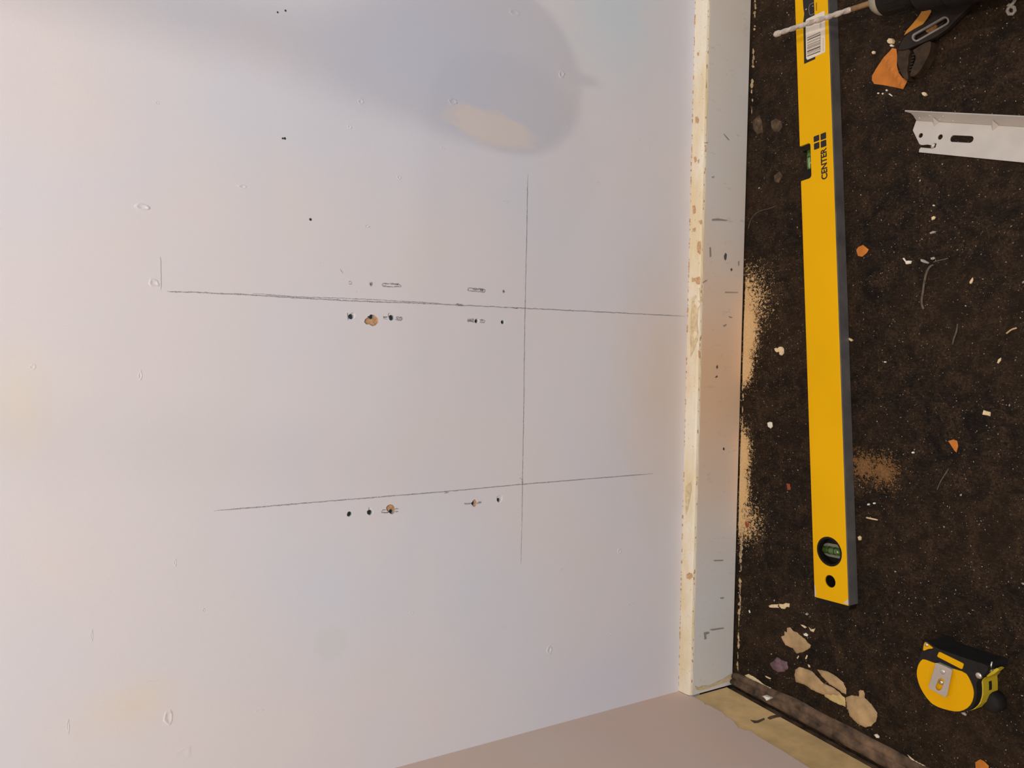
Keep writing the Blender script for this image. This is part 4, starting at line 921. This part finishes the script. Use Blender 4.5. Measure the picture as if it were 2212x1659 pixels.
leaf('dry_leaf', 'tiny brown leaf scrap touching the skirting filler line', z8([(35, 1178), (62, 1172), (68, 1215), (48, 1228), (38, 1205)]), M_LEAFR, 0.0008)

# ================================================================== FLAKES AND CRUMBS
def flake(name, label, pts, m, th=0.0009, cat='paint flake', group='paint flakes on the floor'):
    poly = [tuple(P(*q).xy) for q in pts]; cx_ = sum(p_[0] for p_ in poly) / len(poly); cy_ = sum(p_[1] for p_ in poly) / len(poly); n = len(poly)
    V = [Vector((x, y, 0.0)) for x, y in poly] + [Vector((cx_ + (x - cx_) * .86, cy_ + (y - cy_) * .86, th * random.uniform(.8, 1.2))) for x, y in poly]
    vo, fs, lp = tri(poly); mp = {k: i for i, k in enumerate(lp[0])}
    Fc = [(i, (i + 1) % n, n + (i + 1) % n, n + i) for i in range(n)] + [tuple(mp[k] + n for k in f_) for f_ in fs if all(k in mp for k in f_)] + [tuple(mp[k] for k in f_) for f_ in fs if all(k in mp for k in f_)]
    o = obj(name, V, Fc, m, origin=Vector((cx_, cy_, 0)))
    return tag(o, label, cat, group)
zg = zoom(1590, 570, 6.38)
flake('paint_flake', 'cream hook-shaped flake between sawdust pile and level', zg([(528, 1165), (550, 1155), (575, 1162), (600, 1140), (635, 1142), (660, 1165), (662, 1230), (640, 1258), (622, 1264), (605, 1248), (612, 1225), (592, 1212), (565, 1222), (535, 1198)]), M_FLAKEC, 0.0014)
flake('paint_flake', 'white oval flake left of the level by the dust pile', z8([(208, 408), (228, 400), (246, 405), (250, 438), (235, 454), (214, 440)]), M_FLAKEW)
flake('paint_flake', 'square cream flake alone far out on the floor', z8([(1892, 308), (1920, 318), (1948, 325), (1945, 358), (1925, 352), (1882, 345)]), M_FLAKEC)
flake('paint_flake', 'white bone-shaped flake out on the floor', z2([(1262, 568), (1275, 565), (1292, 592), (1310, 588), (1334, 590), (1326, 612), (1292, 618), (1285, 600)]), M_FLAKEW, 0.0012)
flake('paint_flake', 'grey flake right of the bone-shaped white one', z2([(1400, 575), (1425, 578), (1470, 602), (1462, 612), (1430, 606), (1405, 594)]), M_FLAKEG)
flake('paint_flake', 'grey speck directly above the grey flake', z2([(1480, 565), (1505, 558), (1518, 570), (1500, 582), (1482, 580)]), M_FLAKEG, 0.0007)
flake('paint_flake', 'cream flake highest in the scattered grey and white row', z2([(1488, 250), (1505, 240), (1520, 248), (1512, 266), (1490, 274)]), M_FLAKEC)
flake('paint_flake', 'slim grey flake beneath the topmost cream flake', z2([(1472, 372), (1500, 356), (1526, 360), (1515, 372), (1480, 382)]), M_FLAKEG)
flake('paint_flake', 'curved tan sliver far out on the floor', z2([(1784, 758), (1795, 735), (1810, 718), (1812, 740), (1802, 765), (1788, 770)]), M_FLAKEC)
flake('paint_flake', 'small pale green-tinged sliver near the right picture edge', z2([(1998, 1385), (2010, 1355), (2030, 1342), (2028, 1365), (2010, 1390)]), M_FLAKEC, 0.0008)
flake('paint_flake', 'cream chip right beside the level near its round vial', z8([(915, 1296), (930, 1287), (943, 1300), (940, 1322), (922, 1325)]), M_FLAKEC, 0.0012)
flake('paint_flake', 'tan crumb touching the level below its middle', z2([(835, 1185), (862, 1195), (880, 1208), (862, 1218), (845, 1205)]), M_FLAKEC, 0.0010)
flake('paint_flake', 'left one of two joined cream flakes below the level end', zf([(218, 392), (240, 382), (298, 380), (290, 395), (300, 408), (250, 408), (225, 405)]), M_FLAKEC)
flake('paint_flake', 'right one of two joined cream flakes below the level end', zf([(300, 376), (330, 380), (352, 370), (382, 374), (380, 402), (360, 400), (345, 418), (318, 415), (300, 395)]), M_FLAKEC)
flake('paint_flake', 'cream sliver right above the upper filler splat', zf([(468, 538), (490, 542), (518, 560), (505, 568), (485, 555)]), M_FLAKEC, 0.0007)
flake('paint_flake', 'cream sliver at the upper right of the filler splat', zf([(530, 555), (550, 575), (582, 572), (570, 598), (548, 590)]), M_FLAKEC, 0.0007)
flake('paint_flake', 'white chip touching the right of the upper filler splat', zf([(490, 612), (510, 603), (528, 618), (522, 632), (500, 626)]), M_FLAKEW, 0.0008)
flake('paint_flake', 'left of three slivers between the two filler splats', zf([(438, 800), (452, 780), (456, 788), (445, 808)]), M_FLAKEC, 0.0006)
flake('paint_flake', 'middle of three slivers between the two filler splats', zf([(505, 800), (518, 775), (524, 782), (515, 808), (506, 810)]), M_FLAKEC, 0.0006)
flake('paint_flake', 'lowest of three slivers between the two filler splats', zf([(525, 848), (540, 855), (544, 875), (532, 872)]), M_FLAKEC, 0.0006)
flake('paint_flake', 'cream splinter below the purple paint blob', zf([(190, 938), (205, 942), (238, 958), (232, 966), (200, 952)]), M_FLAKEC, 0.0007)
flake('paint_flake', 'white shard lying on the brown moulding', zf([(200, 1085), (225, 1078), (278, 1100), (255, 1122), (228, 1110)]), M_FLAKEW, 0.0102)
flake('paint_flake', 'white shard on the floor near the moulding end', zf([(1048, 1395), (1065, 1392), (1085, 1412), (1078, 1425), (1060, 1415)]), M_FLAKEW, 0.0010)
flake('paint_flake', 'thin white splinter standing out below the skirting', zf([(62, 428), (70, 424), (78, 445), (70, 450)]), M_FLAKEW, 0.0007)
flake('paint_flake', 'grey white shard just below the end of the level', zf([(503, 455), (518, 445), (532, 458), (518, 468)]), M_FLAKEG, 0.0008)
flake('paint_flake', 'tan crumb under the big orange leaf', zE([(832, 1260), (860, 1248), (890, 1262), (905, 1295), (870, 1312), (838, 1290)]), M_FLAKEC, 0.0016)
flake('paint_flake', 'largest tan lump left of the pliers', zE([(370, 560), (395, 522), (440, 525), (462, 555), (450, 595), (405, 605), (378, 590)]), M_FLAKEC, 0.0030)
flake('paint_flake', 'white crumb between tan lump and orange leaf', zE([(400, 618), (425, 605), (455, 620), (440, 638), (408, 636)]), M_FLAKEW, 0.0018)
flake('paint_flake', 'small tan crumb left of the tip of the orange leaf', zE([(150, 715), (172, 690), (200, 700), (195, 732), (165, 740)]), M_FLAKEC, 0.0014)
for k, pts in enumerate(([(335, 1225), (352, 1212), (368, 1226), (350, 1242)], [(220, 1268), (240, 1255), (255, 1265), (235, 1280)], [(285, 1275), (300, 1258), (310, 1270), (295, 1288)], [(375, 1275), (395, 1270), (430, 1298), (420, 1310)])):
    flake('plaster_crumb', ['white crumb nearest the straight edge of the orange leaf', 'leftmost white crumb under the orange leaf', 'small white crumb second from left under the orange leaf', 'longest white crumb under the orange leaf'][k], zE(pts), M_FLAKEW, 0.0009, 'crumb', 'white crumbs under the orange leaf')
for k, (x, y, r) in enumerate(((1973, 977.5, 3.0), (1877, 1089.5, 2.8), (1889.5, 1087, 2.6), (2018, 444, 2.2), (1913, 782, 2.2))):
    flake('plaster_crumb', ['white crumb beside the pointed leaf scrap', 'left crumb of a white pair right of the level', 'right crumb of a white pair right of the level', 'round white crumb above the scattered flakes', 'round white crumb in the middle of the bare floor'][k], circle(x, y, r, 8, r * .8), M_FLAKEW, 0.0014, 'crumb', 'round white crumbs on the floor')
a, b = P(*z8([(980, 1147)])[0], 0.0009), P(*z8([(1066, 1165)])[0], 0.0009)
tag(obj('straw', *tube_geo([a, (a + b) / 2 + Vector((0, 0, .0003)), b], [0.0008, 0.0009, 0.0007], 8), M_FLAKEC, origin=(a.x, a.y, 0)), 'thin pale straw lying right of the level', 'straw')
# looped pale scrap of string in the corner of the picture
lp = [P(x, y, 0.0016) for x, y in zE([(2100, -30), (2080, 20), (2040, 70), (2000, 110), (1985, 150), (2010, 190), (2060, 190), (2090, 150), (2080, 105), (2040, 85), (2010, 60), (1990, 90)])]
tag(obj('string_scrap', *tube_geo(lp, [0.0015] * len(lp), 8), M_FLAKEG, origin=(lp[4].x, lp[4].y, 0), smooth=True), 'pale looped scrap of string beside the pliers handle', 'string')
def hair(label, pts, r=0.00035, m=M_HAIR, sub=4):
    q = [P(x, y, r) for x, y in pts]; out = []
    for i in range(len(q) - 1):
        p0, p1, p2, p3 = q[max(i - 1, 0)], q[i], q[i + 1], q[min(i + 2, len(q) - 1)]
        for j in range(sub):
            t = j / sub; out.append(0.5 * ((2 * p1) + (p2 - p0) * t + (2 * p0 - 5 * p1 + 4 * p2 - p3) * t * t + (3 * p1 - p0 - 3 * p2 + p3) * t ** 3))
    out.append(q[-1])
    tag(obj('hair', *tube_geo(out, [r] * len(out), 6), m, origin=(q[0].x, q[0].y, 0)), label, 'hair', 'hairs and fibres on the floor')
hair('long curved fibre running down from the grey flake', z2([(1500, 620), (1470, 640), (1445, 690), (1430, 760), (1420, 830), (1410, 900), (1415, 940), (1425, 965)]), 0.0011)
hair('short fibre leaving the grey flake to the right', z2([(1500, 600), (1540, 588), (1580, 578), (1615, 570)]), 0.0005)
hair('arching hair beside the skirting board', zs([(650, 1640), (668, 1580), (700, 1535), (745, 1508), (800, 1495), (850, 1475)]), 0.0004)
hair('straight dull fibre in the middle of the bare floor', z2([(1690, 1080), (1680, 1140), (1660, 1200), (1650, 1240)]), 0.0007)
hair('long dull fibre right of the pointed leaf', z8([(1620, 765), (1585, 820), (1555, 870), (1530, 930)]), 0.0005)
hair('tan fibre at the right picture edge', z2([(2070, 1155), (2110, 1125), (2150, 1112)]), 0.0008, M_SPLAT)
hair('fine hair crossing the filler splat', zf([(590, 1060), (630, 1020), (670, 990), (685, 980)]), 0.0005, M_TRIM)

# ================================================================== DUST
def dust(name, label, px, hfun, m, cell=0.00045, noise_amp=1.0):
    poly = [P(*q) for q in px]; x0, x1 = min(p_.x for p_ in poly), max(p_.x for p_ in poly); y0, y1 = min(p_.y for p_ in poly), max(p_.y for p_ in poly)
    nx, ny = int((x1 - x0) / cell), int((y1 - y0) / cell); V = []; Fc = []; hz = []
    for i in range(nx + 1):
        for j in range(ny + 1):
            x, y = x0 + i * cell, y0 + j * cell
            d_ = hfun(x, y)
            g = random.gauss(0, 0.30) + 0.55 * noise.noise(Vector((x * 260, y * 260, 1))) + 0.45 * noise.noise(Vector((x * 700, y * 700, 4)))
            h_ = 0.0013 * (d_ - 0.5) + 0.00075 * g * noise_amp * (1.0 - 0.80 * max(0.0, min(1.0, (d_ - 0.55) * 2)))
            hz.append(h_); V.append(Vector((x + random.uniform(-.3, .3) * cell, y + random.uniform(-.3, .3) * cell, max(h_, -0.0003))))
    w = ny + 1
    for i in range(nx):
        for j in range(ny):
            a = i * w + j; q = (a, a + w, a + w + 1, a + 1)
            if max(hz[k] for k in q) > 0: Fc.append(q)
    used = sorted({i for f_ in Fc for i in f_}); mp = {k: i for i, k in enumerate(used)}
    c = Vector((sum(p_.x for p_ in poly) / len(poly), sum(p_.y for p_ in poly) / len(poly), 0))
    o = obj(name, [V[k] for k in used], [tuple(mp[k] for k in f_) for f_ in Fc], m, origin=c)
    return tag(o, label, 'dust', kind='stuff')
YS = -0.0184
def pile(pxc, pyc, sx, depth, k=1.0):
    xc = P(pxc, pyc).x
    def f(x, y):
        w = YS - y
        if w < 0.0012: return 0.25
        return k * math.exp(-((x - xc) / sx) ** 2) * (1.30 - w / depth)
    return f
f1 = pile(1620, 715, 0.050, 0.030); f1b = pile(1620, 790, 0.030, 0.022); f1c = pile(1640, 650, 0.050, 0.055, 0.60)
dust('drill_dust', 'tan drill dust heaped by the skirting beside the level middle', [(1603, 560), (1725, 560), (1725, 880), (1598, 880)], lambda x, y: max(f1(x, y), f1b(x, y), f1c(x, y)), M_DUST)
f2 = pile(1612, 985, 0.040, 0.022); f2b = pile(1615, 1060, 0.045, 0.022, 0.93); f2c = pile(1630, 1130, 0.035, 0.050, 0.62)
dust('drill_dust', 'tan drill dust spread by the skirting near the corner', [(1598, 900), (1690, 900), (1690, 1200), (1592, 1200)], lambda x, y: max(f2(x, y), f2b(x, y), f2c(x, y)), M_DUST)
cb = P(1868, 1008); cb2 = P(1908, 1018)
dust('brick_dust', 'brown crumbly brick dust touching the level', [(1842, 975), (1945, 975), (1945, 1060), (1842, 1060)],
     lambda x, y: max(0.95 * math.exp(-(((x - cb.x) / 0.016) ** 2 + ((y - cb.y) / 0.020) ** 2)), 0.95 * math.exp(-(((x - cb2.x) / 0.017) ** 2 + ((y - cb2.y) / 0.018) ** 2))) * 0.9, M_DUST2, 0.0006, 1.6)
# loose grit all over the floor, far too fine to count
gr = []
for i in range(7000):
    px, py = 1595 + 640 * random.random() ** 1.35, random.uniform(-40, 1700)
    q = P(px, py)
    if q.x < XL0 + 0.027 or q.y > -0.020: continue
    u, v = (q - A).dot(eu), (q - A).dot(ev)
    if -0.006 < v < WV + 0.003 and u > -0.006: continue
    if random.random() > 0.30 + 0.9 * (0.5 + noise.noise(Vector((q.x * 18, q.y * 18, 7)))): continue
    s = 0.00016 + 0.00042 * random.random() ** 3 + (0.0006 if random.random() < 0.012 else 0)
    a = random.uniform(0, math.pi); l = s * random.uniform(0.8, 1.9)
    du, dv = Vector((math.cos(a), math.sin(a), 0)) * l, Vector((-math.sin(a), math.cos(a), 0)) * s
    gr.append(([q + du, q + dv, q - du, q - dv, q + Vector((0, 0, s * 1.3))], [(0, 1, 4), (1, 2, 4), (2, 3, 4), (3, 0, 4), (3, 2, 1, 0)]))
tag(obj('grit', *merge(gr), M_SPECK), 'fine pale grit scattered over the black floor', 'grit', kind='stuff')
